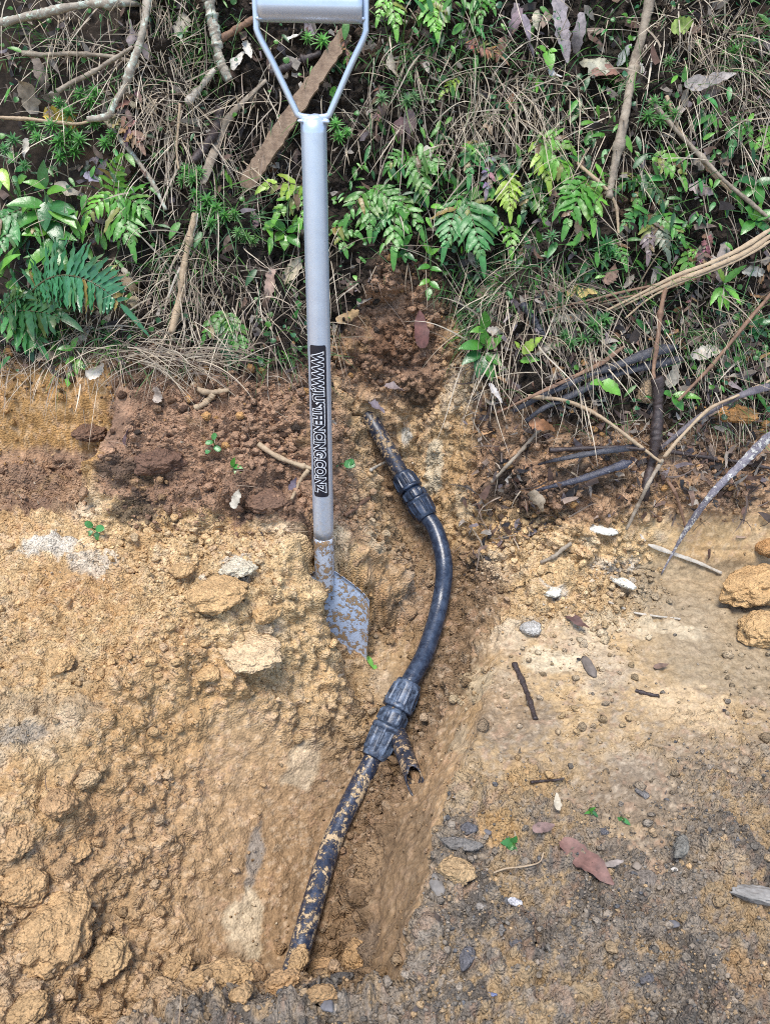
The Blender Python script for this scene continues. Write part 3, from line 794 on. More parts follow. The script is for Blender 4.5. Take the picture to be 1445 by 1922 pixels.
def muddy(name, base, metal, rough, mud, mscale, thr, dust=None, base2=None):
    m, nt, b = new_mat(name); co = objco(nt)
    nb = noise(nt, co, 40, 5, .7, .4)
    c = mixrgb(nt, base, base2 or base, ramp(nt, nb, (.4, 0.0), (.62, 1.0)))
    if dust: c = mixrgb(nt, c, dust, ramp(nt, noise(nt, co, 55, 6, .75, .6), (.44, 0.0), (.74, .8)))
    ma = nt.nodes.new('ShaderNodeMath'); ma.operation = 'MULTIPLY_ADD'; ma.inputs[1].default_value = .55
    nt.links.new(noise(nt, co, mscale, 8, .8, .5), ma.inputs[0])
    mc = nt.nodes.new('ShaderNodeMath'); mc.operation = 'MULTIPLY'; mc.inputs[1].default_value = .45
    nt.links.new(noise(nt, co, mscale * 3.1, 5, .7), mc.inputs[0]); nt.links.new(mc.outputs[0], ma.inputs[2])
    c = mixrgb(nt, c, tuple(x * .55 for x in mud), ramp(nt, ma.outputs[0], (thr - .05, 0.0), (thr + .01, .28)))
    mk = ramp(nt, ma.outputs[0], (thr, 0.0), (thr + .012, 1.0))
    nt.links.new(mixrgb(nt, c, mixrgb(nt, mud, tuple(x * .7 for x in mud), noise(nt, co, 180, 4)), mk), b.inputs['Base Color'])
    b.inputs['Metallic'].default_value = metal
    rr = nt.nodes.new('ShaderNodeMapRange'); nt.links.new(mk, rr.inputs[0]); rr.inputs[3].default_value = rough; rr.inputs[4].default_value = .95
    nt.links.new(rr.outputs[0], b.inputs['Roughness'])
    nt.links.new(bump(nt, mk, .7, .004, bump(nt, noise(nt, co, 220, 4), .25, .002)), b.inputs['Normal'])
    return m
M_BLADE = muddy('muddy_blade_paint', (.50, .60, .76), .15, .35, (.42, .28, .15), 34, .510)
M_SOCKET = muddy('muddy_socket_paint', (.50, .55, .63), .25, .4, (.36, .23, .12), 34, .51)
s_bot, s_top = pt(609, 1062, 1.66), pt(588.5, 224, 1.245)
ax = (s_bot - s_top).normalized()
SR_ = .0211
sp = empty('spade', s_bot, 'silver painted steel spade with D handle standing upright in the trench edge', 'spade')
bpy.context.view_layer.update()
L_ = (s_bot - s_top).length
mb = MB(); tube(mb, [s_top + ax * (L_ - .075) * i / 40 for i in range(41)], SR_, 40)
shaft = mb.build('shaft', M_PAINT, sp)
mb = MB(); tube(mb, [s_top + ax * (L_ - .0755) + ax * .135 * i / 12 for i in range(13)], lambda t: SR_ * (1.0 if t < .5 else 1 - .12 * (t - .5)), 40)
mb.build('socket', M_SOCKET, sp)
# frame and grip
fr = (BR - ax * BR.dot(ax)).normalized(); fo = fr.cross(ax).normalized()    # side and facing directions of the spade
if fo.y > 0: fo = -fo
def sq_bar(mb, path, a_, b_, face):
    vs, fs = [], []; n = len(path); F = frames(path)
    prof_ = []
    for k in range(16):
        an = 2 * math.pi * (k + .5) / 16; q = 4
        cx, cy = math.cos(an), math.sin(an); r = 1 / ((abs(cx) ** q + abs(cy) ** q) ** (1 / q)); prof_.append((cx * r * a_, cy * r * b_))
    for p, (t, _, _) in zip(path, F):
        side = t.cross(face).normalized(); up = face
        vs += [p + side * x + up * y for x, y in prof_]
    for i in range(n - 1):
        for k in range(16):
            k2 = (k + 1) % 16; fs.append((i * 16 + k, i * 16 + k2, i * 16 + 16 + k2, i * 16 + 16 + k))
    fs.append(tuple(range(15, -1, -1))); fs.append(tuple((n - 1) * 16 + k for k in range(16)))
    mb.add(vs, fs, (.5, .5, .5))
HW, HH = .0835, .172
cc = s_top - ax * .004
def fp(u, v): return cc + fr * u - ax * v
mb = MB()
pth = spline([fp(-HW, HH), fp(-HW, .128), fp(-HW + .002, .112), fp(-HW * .72, .072), fp(-.030, .012), fp(-.024, .002), fp(-.012, -.001), fp(.012, -.001), fp(.024, .002), fp(.030, .012), fp(HW * .72, .072), fp(HW - .002, .112), fp(HW, .128), fp(HW, HH)], 110)
sq_bar(mb, pth, .0048, .0085, fo)
mb.build('handle_frame', M_PAINT, sp)
mb = MB(); tube(mb, [fp(-HW + .005 + (2 * HW - .010) * i / 20, HH - .022) for i in range(21)], .0225, 40)
mb.build('grip', M_PAINT, sp)
for nm, c0, r0 in (('weld_bead', fp(.020, -.006) + fo * .010, .0075), ('weld_bead', fp(-.019, -.006) + fo * .012, .006), ('weld_bead', fp(-HW + .006, HH - .040) + fo * .010, .006), ('weld_bead', fp(HW - .006, HH - .038) + fo * .010, .006), ('weld_bead', fp(0, -.004) + fo * .004, .019)):
    w = rock_shape(7 + len(nm), ICO3[0], .25, .2) * np.array([1, .8, .55]) * r0
    mb = MB(); mb.add([tuple(np.array(c0) + q) for q in w], [tuple(q) for q in ICO3[1]], (.5, .5, .5)); mb.build(nm, M_PAINT, sp)
# blade: pressed plate with sloped shoulders, a stiffened edge, slight dish
mb = MB(); bw, nbu, nbv = .098, 24, 30
def blade_pt(u, v):                      # u -1..1 across, v 0..1 down
    x = u * bw * (1 - .10 * v)
    d_ = .005 + .075 * abs(u) ** 1.2 + (.40 - .075 * abs(u) ** 1.2) * v
    return s_bot + fr * x + ax * d_ + fo * (.010 * abs(u) ** 2 - .004 + .012 * max(0, abs(u) - .88) / .12)
vs, fs = [], []
for j in range(nbv + 1):
    for i in range(nbu + 1):
        vs.append(blade_pt(-1 + 2 * i / nbu, j / nbv))
k0 = len(vs); vs += [p - fo * .0028 for p in vs]
for j in range(nbv):
    for i in range(nbu):
        a = j * (nbu + 1) + i; q = (a, a + 1, a + nbu + 2, a + nbu + 1)
        fs.append(q); fs.append(tuple(k0 + z_ for z_ in reversed(q)))
for j in range(nbv):
    for i in (0, nbu):
        a = j * (nbu + 1) + i; fs.append((a, a + nbu + 1, k0 + a + nbu + 1, k0 + a))
for i in range(nbu):
    for j in (0, nbv):
        a = j * (nbu + 1) + i; fs.append((a, a + 1, k0 + a + 1, k0 + a))
mb.add(vs, fs, (.5, .5, .5)); mb.build('blade', M_BLADE, sp)

# sticker and its lettering, bent round the shaft
t0_ = (pt(593, 633, 1.45) - s_top).dot(ax); t1_ = (pt(606, 921, 1.58) - s_top).dot(ax)
def on_shaft(v, u, lift):                # v along the shaft from the top, u arc length across
    a_ = u / SR_
    return s_top + ax * v + (fo * math.cos(a_) + fr * math.sin(a_)) * (SR_ + lift)
m, nt, b = new_mat('sticker_black'); b.inputs['Base Color'].default_value = (.012, .013, .022, 1); b.inputs['Roughness'].default_value = .35
M_STK = m
m, nt, b = new_mat('sticker_white'); b.inputs['Base Color'].default_value = (.80, .80, .80, 1); b.inputs['Roughness'].default_value = .5
M_LET = m
mb = MB(); U0, U1 = -.0172, .0148
vs, fs = [], []; nv_, nu_ = 60, 16
for j in range(nv_ + 1):
    for i in range(nu_ + 1):
        u = U0 + (U1 - U0) * i / nu_; v = t0_ + (t1_ - t0_) * j / nv_
        e_ = min(i, nu_ - i) / nu_ * (U1 - U0)
        cr = .004
        if e_ < cr and j in (0, nv_): v += (1 if j == 0 else -1) * (cr - math.sqrt(cr * cr - (cr - e_) ** 2))
        vs.append(on_shaft(v, u, .0004))
for j in range(nv_):
    for i in range(nu_):
        a = j * (nu_ + 1) + i; fs.append((a, a + 1, a + nu_ + 2, a + nu_ + 1))
mb.add(vs, fs, (.1, .1, .1)); sticker = mb.build('sticker', M_STK, sp)
def lettering(name, offset, lift, mat, thick):
    cu = bpy.data.curves.new('lettering', 'FONT'); cu.body = 'WWW.JUSTFENCING.CO.NZ'; cu.size = 1.0; cu.offset = offset
    cu.space_character = .98; cu.fill_mode = 'FRONT'; cu.resolution_u = 6
    to = bpy.data.objects.new('lettering', cu); COL.objects.link(to)
    bpy.context.view_layer.update()
    me = bpy.data.meshes.new_from_object(to.evaluated_get(bpy.context.evaluated_depsgraph_get()))
    bpy.data.objects.remove(to)
    bm = bmesh.new(); bm.from_mesh(me)
    for k in range(-2, 22):
        bmesh.ops.bisect_plane(bm, geom=bm.verts[:] + bm.edges[:] + bm.faces[:], plane_co=(0, k * .05, 0), plane_no=(0, 1, 0))
    bmesh.ops.triangulate(bm, faces=bm.faces[:])
    ma, mi = TX1, TX0
    for v in bm.verts:
        s = (v.co.x - mi) / (ma - mi)
        # reads down the shaft, letter tops towards the +side
        q = on_shaft(t0_ + (t1_ - t0_) * (.045 + .915 * s), -.0118 + v.co.y / .73 * .0205, lift)
        v.co = q - Vector(sp.location)
    bm.to_mesh(me); bm.free()
    me.materials.clear(); me.materials.append(mat); me.name = name
    o = bpy.data.objects.new(name, me); COL.objects.link(o); o.parent = sticker
    return o
_c = bpy.data.curves.new('m', 'FONT'); _c.body = 'WWW.JUSTFENCING.CO.NZ'; _c.size = 1.0; _c.space_character = .98
_o = bpy.data.objects.new('m', _c); COL.objects.link(_o); bpy.context.view_layer.update()
TX0, TX1 = 0.0, _o.dimensions.x
bpy.data.objects.remove(_o)
lettering('letter_outline', .092, .0008, M_LET, 0)
lettering('letter_fill', .030, .0012, M_STK, 0)

# ------------------------------------------------------------------ water pipe
PW = [(520, 1925, .60, -.315), (562, 1785, .70, -.278), (620, 1590, .885, -.238), (672, 1478, 1.0, -.2), (712, 1402, 1.078, -.155), (738, 1345, 1.126, -.130), (768, 1282, 1.19, -.105),
      (800, 1220, 1.27, -.075), (826, 1130, 1.385, -.025), (833, 1060, 1.45, .02), (819, 1000, 1.515, .055), (800, 968, 1.55, .085), (779, 937, 1.585, .110), (757, 898, 1.625, .148), (732, 851, 1.67, .185), (700, 795, 1.73, .24), (668, 745, 1.80, .30)]
PWP = [pt_y(px, py, y) for px, py, y, _ in PW]
PR = .0205
M_PIPE = muddy('black_polythene', (.012, .018, .034), 0, .27, (.44, .30, .16), 30, .66, (.075, .10, .145), (.020, .028, .046))
M_PIPED = muddy('mud_spattered_polythene', (.010, .014, .028), 0, .28, (.52, .39, .235), 34, .522, (.05, .07, .12), (.02, .03, .055))
M_PIPEM = muddy('mud_caked_polythene', (.012, .014, .022), 0, .35, (.44, .31, .18), 34, .525, (.05, .06, .09), (.02, .025, .04))
M_FIT = muddy('dusty_fitting', (.018, .026, .042), 0, .4, (.40, .28, .16), 26, .62, (.22, .29, .40), (.035, .05, .08))
M_FITC = muddy('clean_fitting', (.010, .014, .024), 0, .3, (.40, .28, .16), 30, .62, (.06, .09, .15), (.018, .026, .042))
wp = empty('water_pipe', PWP[4], 'black polythene water pipe joined by two screw couplings along the trench floor', 'water pipe')
path = spline(PWP, 340)
def near(px, py):
    d0 = rdir(px, py).normalized()
    return max(range(len(path)), key=lambda i: (path[i] - CAM).normalized().dot(d0))
iA, iB = near(705, 1418), near(762, 1283); iC, iD = near(797, 972), near(752, 892)
def seg(i, j, mat, end0=False):
    mb = MB(); tube(mb, path[i:j + 1], PR, 28, rough=.0); return mb.build('pipe_section', mat, wp)
seg(0, iA, M_PIPED); seg(iB, iC, M_PIPE); seg(iD, len(path) - 1, M_PIPEM)
def fitting(i0, i1, mat, r_nut, twist):
    a, b_ = path[i0], path[i1]; d = b_ - a; Lc = d.length; d.normalize()
    # a hair past each end so the nuts swallow the pipe ends
    u = d.orthogonal().normalized(); w = d.cross(u)
    def lathe(mb, prof_, ridge, nr, sharp=.16, ph=0):
        K = 144; vs, fs = [], []
        for s, r, rg in prof_:
            for k in range(K):
                an = 2 * math.pi * k / K
                x = (k / K * nr + ph) % 1; x = min(x, 1 - x) * 2
                rr = r + ridge * rg * (1 if x < sharp else max(0, 1 - (x - sharp) / .10))
                vs.append(a + d * (s * Lc) + u * (math.cos(an) * rr) + w * (math.sin(an) * rr))
        n = len(prof_)
        for i in range(n - 1):
            for k in range(K):
                k2 = (k + 1) % K; fs.append((i * K + k, i * K + k2, i * K + K + k2, i * K + K + k))
        mb.add(vs, fs, (.5, .5, .5))
    cp = bpy.data.objects.new('coupling', None); cp.location = (0, 0, 0); COL.objects.link(cp); cp.parent = wp; cp.empty_display_size = .03
    R = r_nut
    def nutprof(s0, s1):                 # from the narrow mouth to the flange
        P_ = [(0, PR * 1.01, 0), (0, R * .76, 0), (.03, R * .80, 0), (.12, R * .83, 0), (.17, R * .84, .0), (.19, R * .84, .8), (.5, R * .88, 1), (.80, R * .91, 1), (.84, R * .93, .6), (.86, R * 1.0, 0), (.96, R * 1.0, 0), (1.0, R * .97, 0), (1.0, R * .70, 0)]
        return [(s0 + (s1 - s0) * q[0], q[1], q[2]) for q in P_]
    mb = MB(); lathe(mb, nutprof(-.03, .40), .0030, 10, ph=twist); n1_ = mb.build('coupling_nut', mat, cp)
    mb = MB(); lathe(mb, nutprof(1.03, .64), .0030, 10, ph=twist + .3); n2_ = mb.build('coupling_nut', mat, cp)
    mb = MB(); lathe(mb, [(.38, R * .74, 0), (.405, R * .74, 0), (.41, R * .84, 0), (.43, R * .86, .0), (.44, R * .86, 1), (.56, R * .86, 1), (.60, R * .84, 0), (.61, R * .76, 0), (.66, R * .74, 0)], .0042, 7, .2, twist); mb.build('coupling_body', mat, cp)
    return cp
c1 = fitting(iA, iB, M_FIT, .0345, .1); c1['label'] = 'dusty blue grey screw coupling'
c2 = fitting(iC, iD, M_FITC, .0325, .35); c2['label'] = 'clean black screw coupling'
# the cut end of the old pipe
mb = MB(); K = 26
a, b_ = at(744, 1372, .004)[0], at(779, 1468, .022)[0]
d = (b_ - a).normalized(); u = d.orthogonal().normalized(); w = d.cross(u); vs, fs = [], []
LN = (b_ - a).length
rows = 14
for side_, r in ((0, .0195), (1, .0162)):
    for i in range(rows + 1):
        for k in range(K):
            an = 2 * math.pi * k / K
            end = LN * (1 + .16 * math.sin(an * 1 + .6) * .8 + .03 * math.sin(an * 3) + .015 * math.sin(an * 7 + 1))
            s = end * i / rows
            q = r * (1 + .10 * (i / rows) ** 2 * math.sin(an * 2))
            vs.append(a + d * s + u * (math.cos(an) * q) + w * (math.sin(an) * q))
O2 = (rows + 1) * K
for i in range(rows):
    for k in range(K):
        k2 = (k + 1) % K; A = i * K
        fs.append((A + k, A + k2, A + K + k2, A + K + k)); fs.append((O2 + A + k, O2 + A + K + k, O2 + A + K + k2, O2 + A + k2))
for k in range(K):
    k2 = (k + 1) % K; A = rows * K; fs.append((A + k, A + k2, O2 + A + k2, O2 + A + k))
mb.add(vs, fs, (.02, .02, .02)); o = mb.build('broken_pipe', M_PIPEM)
tag(o, 'short broken off end of old black pipe sticking out under the dusty coupling', 'broken pipe')

# ------------------------------------------------------------------ sticks, boards, strips
SG = 'sticks and strips lying on the bank'
def stick(name, label, cat, pts, r, mat, lift=.012, rough=.13, taper=.75, n=None, sides=9, knots=0, group=SG, flat=1.0):
    P_ = [at(x, y, lift if not isinstance(lift, (list, tuple)) else lift[i]) for i, (x, y) in enumerate(pts)]
    t = sum(q[1] for q in P_) / len(P_)
    path = spline([q[0] for q in P_], n or max(24, 11 * len(pts)))
    rr = r * t / FOC
    path = [q + Vector((random.gauss(0, 1), random.gauss(0, 1), random.gauss(0, 1))) * (rr * .035) for q in path]; ph = random.uniform(0, 9); kn = [random.uniform(.1, .9) for _ in range(knots)]
    def rad(s): return rr * (1 - (1 - taper) * s) * (1 + .12 * math.sin(s * 17 + ph) + sum(.5 * math.exp(-((s - k) / .02) ** 2) for k in kn))
    mb = MB(); tube(mb, path, rad, sides, rough=rough, flat=flat, seed=len(label)); o = mb.build(name, mat)
    return tag(o, label, cat, group)
def lath(name, label, cat, pts, w, mat, lift=.02, thick=.0022, fold=.2, taper=.3, group=SG, twist=0, mb=None):
    P_ = [at(x, y, lift if not isinstance(lift, (list, tuple)) else lift[i]) for i, (x, y) in enumerate(pts)]
    t = sum(q[1] for q in P_) / len(P_)
    path = spline([q[0] for q in P_], max(16, 8 * len(pts)))
    ww = w * .5 * t / FOC
    f = lambda s: ww * (1 - (1 - taper) * s ** 2) * (1 + .1 * math.sin(s * 13)) * min(1, .4 + 8 * s)
    m_ = mb or MB(); strip(m_, path, f, (-rdir(*pts[0]) + Vector((twist, 0, .3))).normalized(), (.3, .3, .3), thick, fold)
    if mb is None: return tag(m_.build(name, mat), label, cat, group)
for a in [
    ('branch', 'long grey tan branch running along the top corner of the bank', 'branch', [(-15, 48), (35, 35), (75, 26), (150, 10), (215, 6), (275, 8)], 8, M_LICHEN, .045, 2),
    ('branch', 'grey branch coming down from the top and bending over the brown frond', 'branch', [(280, -25), (272, 40), (262, 85), (245, 130), (236, 160), (215, 195), (203, 218), (165, 224)], 7.5, M_LICHEN, .06, 2),
    ('branch', 'thin branch slanting up to join the bending grey branch', 'branch', [(108, 172), (135, 155), (170, 138), (215, 110), (250, 88)], 4.5, M_TWIG, .055, 1),
    ('stick', 'thin level stick under the long top branch', 'stick', [(42, 99), (80, 103), (130, 101), (200, 105), (262, 119)], 4.5, M_TWIG, .03, 1),
    ('stick', 'thin stick crossing the needle leaved plants at the side', 'stick', [(-8, 220), (60, 224), (110, 230), (150, 232), (192, 220)], 3.5, M_TANW, .05, 0),
    ('stick', 'pale lichened stick slanting down between the two green ferns', 'stick', [(198, 224), (224, 258), (250, 290), (285, 340), (312, 394)], 5, M_LICHEN, .035, 1),
    ('branch', 'thick lichen crusted branch hanging from the top beside the spade grip', 'branch', [(388, -25), (396, 20), (404, 62), (412, 108), (420, 130), (432, 150)], 11, M_LICHEN, .05, 2),
    ('stick', 'short whitish broken stick below the lichen crusted branch', 'stick', [(354, 190), (372, 170), (390, 148), (404, 130)], 7, M_PALEW, .045, 0),
    ('stick', 'dark wet stub of wood below the whitish broken stick', 'stick', [(414, 200), (408, 235), (392, 266), (362, 304)], 10, M_DARKW, .04, 1),
    ('stick', 'dark wet stick lying level behind the spade handle', 'stick', [(508, 138), (540, 125), (570, 112), (604, 100)], 8, M_DARKW, .03, 1),
    ('stick', 'purplish stick at the upper edge beside the spade grip', 'stick', [(416, 72), (440, 58), (462, 44), (485, 30)], 7, M_BROWNW, .04, 0),
    ('stick', 'straight tan stick standing in the long dry grass', 'stick', [(322, 625), (338, 560), (346, 500), (356, 450), (366, 400)], 7, M_TANW, .05, 1),
    ('stem', 'tall grey stem rising to the top edge through the ferns', 'stem', [(1224, -25), (1206, 60), (1188, 130), (1177, 190), (1168, 240), (1155, 300), (1142, 372)], 10, M_TWIG, .05, 2),
    ('stick', 'long thin stick slanting to the picture edge below the needle plants', 'stick', [(1217, 186), (1255, 230), (1290, 268), (1360, 340), (1410, 382), (1452, 418)], 4.5, M_TWIG, .05, 1),
    ('stick', 'thin curved cane beside the long slanting stick', 'stick', [(1250, 180), (1272, 240), (1308, 290), (1340, 330), (1372, 362)], 3.5, M_TANW, .04, 0),
    ('stick', 'thin bent twig hanging among the middle ferns', 'stick', [(1082, 306), (1110, 330), (1140, 358), (1156, 390), (1160, 440)], 3.5, M_TANW, .05, 0),
    ('stem', 'thin upright brown stem above the dark broken stem', 'stem', [(1248, 540), (1240, 580), (1234, 630), (1226, 690), (1226, 712)], 5, M_BROWNW, .06, 1),
    ('stem', 'thick dark broken stem standing out of the litter', 'stem', [(1233, 708), (1234, 760), (1232, 800), (1228, 840), (1220, 880), (1212, 920), (1206, 960)], 11, M_DARKW, [.06, .05, .045, .03, .015, .0, -.02], 0),
    ('stick', 'thin tan stick arching across the litter to the dark broken stem', 'stick', [(990, 744), (1050, 750), (1092, 764), (1132, 786), (1180, 822), (1240, 868)], 4, M_TANW, .045, 0),
    ('stick', 'thin reddish cane from the picture edge to the litter', 'stick', [(1452, 545), (1400, 606), (1340, 680), (1272, 752)], 4, M_BROWNW, .08, 0),
    ('stick', 'thin pale cane crossing the curved grey strip', 'stick', [(1245, 858), (1282, 815), (1330, 768), (1385, 742), (1450, 712)], 3.5, M_TANW, .07, 0),
    ('stick', 'thin forked twig leaning below the dark broken stem', 'stick', [(1242, 864), (1218, 905), (1196, 950), (1175, 994)], 4, M_TWIG, .03, 1),
    ('stick', 'thin dark twig pointing down to the smooth clay cut', 'stick', [(1250, 900), (1266, 925), (1278, 962), (1288, 996)], 3.5, M_BROWNW, .02, 0),
    ('stick', 'tan forked stick on the brown soil beside the sticker', 'stick', [(486, 834), (512, 852), (542, 866), (585, 880)], 5.5, M_TANW, .012, 1),
    ('stick', 'thin branchlet below the tan forked stick', 'stick', [(579, 882), (565, 900), (556, 918), (548, 936)], 4, M_TANW, .012, 0),
    ('stick', 'charred black stick in the grass beside the pale curled leaf', 'stick', [(980, 570), (995, 592), (1008, 612), (1022, 636)], 8, M_BLACK, .04, 0),
    ('stick', 'dark red twig on the clay between spade and pipe', 'stick', [(694, 934), (680, 943), (666, 954), (648, 967)], 4.5, M_BROWNW, .006, 0),
    ('stick', 'pale twig reaching over the upper pipe', 'stick', [(696, 882), (706, 876), (716, 871), (730, 862)], 3, M_PALEW, .015, 0),
    ('stick', 'grey twig lying on the crumbly mound', 'stick', [(1072, 1020), (1056, 1030), (1040, 1044), (1014, 1056)], 4.5, M_TWIG, .008, 1),
    ('stick', 'thin bleached twig on the flat clay shelf', 'stick', [(1142, 1130), (1170, 1142), (1200, 1152), (1276, 1162)], 2.5, M_PALEW, .005, 0),
    ('stick', 'flat dark stick pressed into the rim of pale clay', 'stick', [(965, 1246), (978, 1275), (990, 1305), (1005, 1350)], 6, M_DARKW, .004, 0),
    ('stick', 'small black stick beside the dark pebble on smooth clay', 'stick', [(1192, 1296), (1206, 1300), (1222, 1304), (1236, 1306)], 4, M_DARKW, .004, 0),
    ('stick', 'thin black twig on the stained clay above the torn brown leaf', 'stick', [(996, 1468), (1020, 1466), (1042, 1464), (1056, 1462)], 3, M_DARKW, .004, 0),
    ('root', 'knuckled tan root on top of the brown soil heap', 'root', [(362, 722), (378, 733), (400, 736), (430, 732)], 6, M_TANW, .012, 1),
    ('root', 'short tan root end just below the knuckled root', 'root', [(402, 738), (392, 750), (380, 760), (364, 766)], 6.5, M_TANW, .014, 0),
    ('root', 'thin pale root curling over the gravel to the small green leaf', 'root', [(926, 1638), (950, 1630), (985, 1626), (1012, 1618), (1020, 1600)], 1.8, M_TANW, .006, 0),
    ('stick', 'brown stick sticking out of the soil right of the notch', 'stick', [(700, 690), (716, 694), (730, 697), (742, 700)], 6, M_BROWNW, .014, 0),
    ('stick', 'grey tan stick propped on the orange soil beside the trench', 'stick', [(1012, 806), (985, 838), (955, 870), (922, 905)], 4, M_TWIG, .02, 0),
    ('stick', 'curved brown stick by the leaf litter under the middle fern', 'stick', [(982, 470), (980, 492), (968, 510), (950, 522)], 7, M_BROWNW, .04, 0),
    ('stick', 'thin dark stick lying level behind the black strips', 'stick', [(1030, 845), (1090, 842), (1150, 840), (1210, 843)], 5, M_DARKW, .035, 0),
    ('stick', 'thin dark root along the top of the clay cut', 'root', [(1250, 846), (1310, 856), (1380, 866), (1450, 880)], 4.5, M_DARKW, .015, 0),
    ('stick', 'thin pale twig standing from the front edge soil', 'stick', [(337, 1925), (338, 1900), (340, 1875), (341, 1850)], 1.5, M_TANW, [.0, .012, .03, .045], 0),
    ('stick', 'hanging dead stalk below the big comb fern', 'stick', [(338, 195), (335, 240), (332, 280), (336, 318)], 2.5, M_TANW, .05, 0),
]:
    nm, lb, ct, ptsx, r, mt, lf, kn = a
    stick(nm, lb, ct, ptsx, r, mt, lf, knots=kn)
# board
m_ = MB(); q0, q1 = at(458, 352, .045)[0], at(650, 60, .05)[0]
path = spline([q0, q0.lerp(q1, .5) + BO * .006, q1], 40)
wd_ = lambda s: .0190 * (1 + .05 * math.sin(s * 23) + .03 * math.sin(s * 61)) * (.6 + .4 * min(1, s * 14)) * (1 - .2 * s)
strip(m_, path, wd_, BO + Vector((.2, 0, .2)), (.3, .2, .12), .014, .02)
tag(m_.build('board', M_BOARD, smooth=False), 'weathered brown wooden board leaning on the bank behind the spade handle', 'board')
for a in [
    ('bark_strip', 'grey tan fibrous strip hanging beside the dark wet stub', 'bark strip', [(382, 345), (396, 300), (414, 252), (430, 220), (458, 190), (500, 150)], 15, M_TWIG, .045, .4),
    ('flax_strip', 'upper black rotten strip reaching to the litter at the trench', 'dead leaf strip', [(1272, 650), (1220, 662), (1162, 684), (1100, 704), (1040, 732), (962, 772)], 17, M_BLACK, [.05, .055, .055, .05, .04, .03], .5),
    ('flax_strip', 'lower black rotten strip with split reddish end', 'dead leaf strip', [(1282, 672), (1210, 688), (1150, 704), (1080, 738), (1020, 766), (985, 792)], 16, M_BLACK, [.04, .045, .045, .045, .04, .03], .5),
    ('flax_strip', 'thin rust brown strip alongside the black rotten strips', 'dead leaf strip', [(1170, 650), (1130, 680), (1080, 705), (1010, 738), (930, 776)], 8, M_BROWNW, .055, .4),
    ('flax_strip', 'curved grey purple strip sweeping in from the picture edge', 'dead leaf strip', [(1455, 722), (1400, 738), (1347, 762), (1300, 792), (1262, 822), (1238, 842)], 14, M_GREYS, [.07, .07, .06, .05, .04, .03], .5),
    ('flax_strip', 'mottled white and purple pointed strip leaning on the clay cut', 'dead leaf strip', [(1460, 802), (1400, 862), (1337, 925), (1290, 990), (1264, 1034), (1240, 1078)], 16, M_FLECK, [.12, .10, .07, .04, .02, .004], .12),
    ('flax_strip', 'thin white sliver lying at the foot of the clay cut', 'wood sliver', [(1216, 1022), (1260, 1038), (1310, 1056), (1354, 1076)], 8, M_PALEW, .008, .6),
    ('flax_strip', 'glossy black blade with white flecks pointing at the trench', 'dead leaf strip', [(1186, 866), (1140, 882), (1080, 902), (1030, 914), (1002, 922)], 15, M_BFLECK, [.03, .04, .04, .03, .02], .25),
    ('flax_strip', 'dull black blade above the white flecked black blade', 'dead leaf strip', [(1205, 838), (1140, 846), (1080, 856), (1040, 864), (1008, 872)], 13, M_BLACK, [.03, .04, .04, .035, .02], .25),
    ('bark_strip', 'pale strip of bark along the foot of the straight tan stick', 'bark strip', [(372, 400), (362, 440), (352, 480), (330, 520), (316, 560)], 6, M_PALEW, .05, .4),
]:
    nm, lb, ct, ptsx, w_, mt, lf, tp = a
    lath(nm, lb, ct, ptsx, w_, mt, lf, taper=tp)

for lb, runs in (('long bundle of reddish brown dead stalk fibres crossing from the picture edge', [
        ([(1455, 424), (1390, 466), (1330, 494), (1262, 520), (1200, 552), (1137, 583)], 8, M_TANW, [.10, .09, .08, .07, .05, .04]),
        ([(1455, 436), (1392, 476), (1332, 503), (1264, 529), (1205, 556), (1150, 582)], 9, M_BROWNW, [.10, .09, .08, .07, .05, .035]),
        ([(1455, 446), (1395, 482), (1335, 508), (1268, 533), (1215, 562), (1172, 598)], 6, M_TANW, [.10, .09, .08, .07, .05, .03])]),
    ('thinner dead stalk fibres running out from under the long reddish bundle', [
        ([(1300, 512), (1240, 532), (1180, 545), (1110, 562), (1024, 582)], 5, M_TANW, .05), ([(1310, 522), (1250, 541), (1180, 556), (1120, 568), (1060, 580)], 4, M_BROWNW, .045)])):
    m_ = MB()
    for ptsx, w_, mt, lf in runs: lath('', '', '', ptsx, w_, mt, lf, taper=.5, mb=m_)
    tag(m_.build('palm_stalk', M_TANW if 'bundle of' in lb else M_BROWNW), lb, 'dead stalk', SG)

# ------------------------------------------------------------------ ferns
GM, GB, GY, GD, GL = (.078, .235, .034), (.062, .22, .056), (.30, .44, .06), (.028, .095, .028), (.15, .37, .048)
FG = 'ferns growing on the bank'
def fern(label, px, py, fronds, lift=.03, ser=0):
    """fronds: list of (angle, length px, pairs, pinna share, width share, colour, droop, out, kind)"""
    p, t = at(px, py, lift)
    one = len(fronds) == 1
    root_ = None if one else empty('fern', p, label, 'fern', FG)
    for (th, Lp, pairs, pl, pw, col, dr, out, tp) in fronds:
        m_ = MB(); d = bdir(th, out)
        nn = (BO + Vector((0, 0, .55))).normalized()
        frond(m_, p, d, nn, Lp * 1.05 * t / FOC, pairs, pl * 1.12, pw * .98, col, dr, .7, base=.1, taper=tp, ser=ser)
        o = m_.build('fern' if one else 'frond', M_LEAF, root_)
        if one: tag(o, label, 'fern', FG)
F_, C_ = 'fern', 'comb'
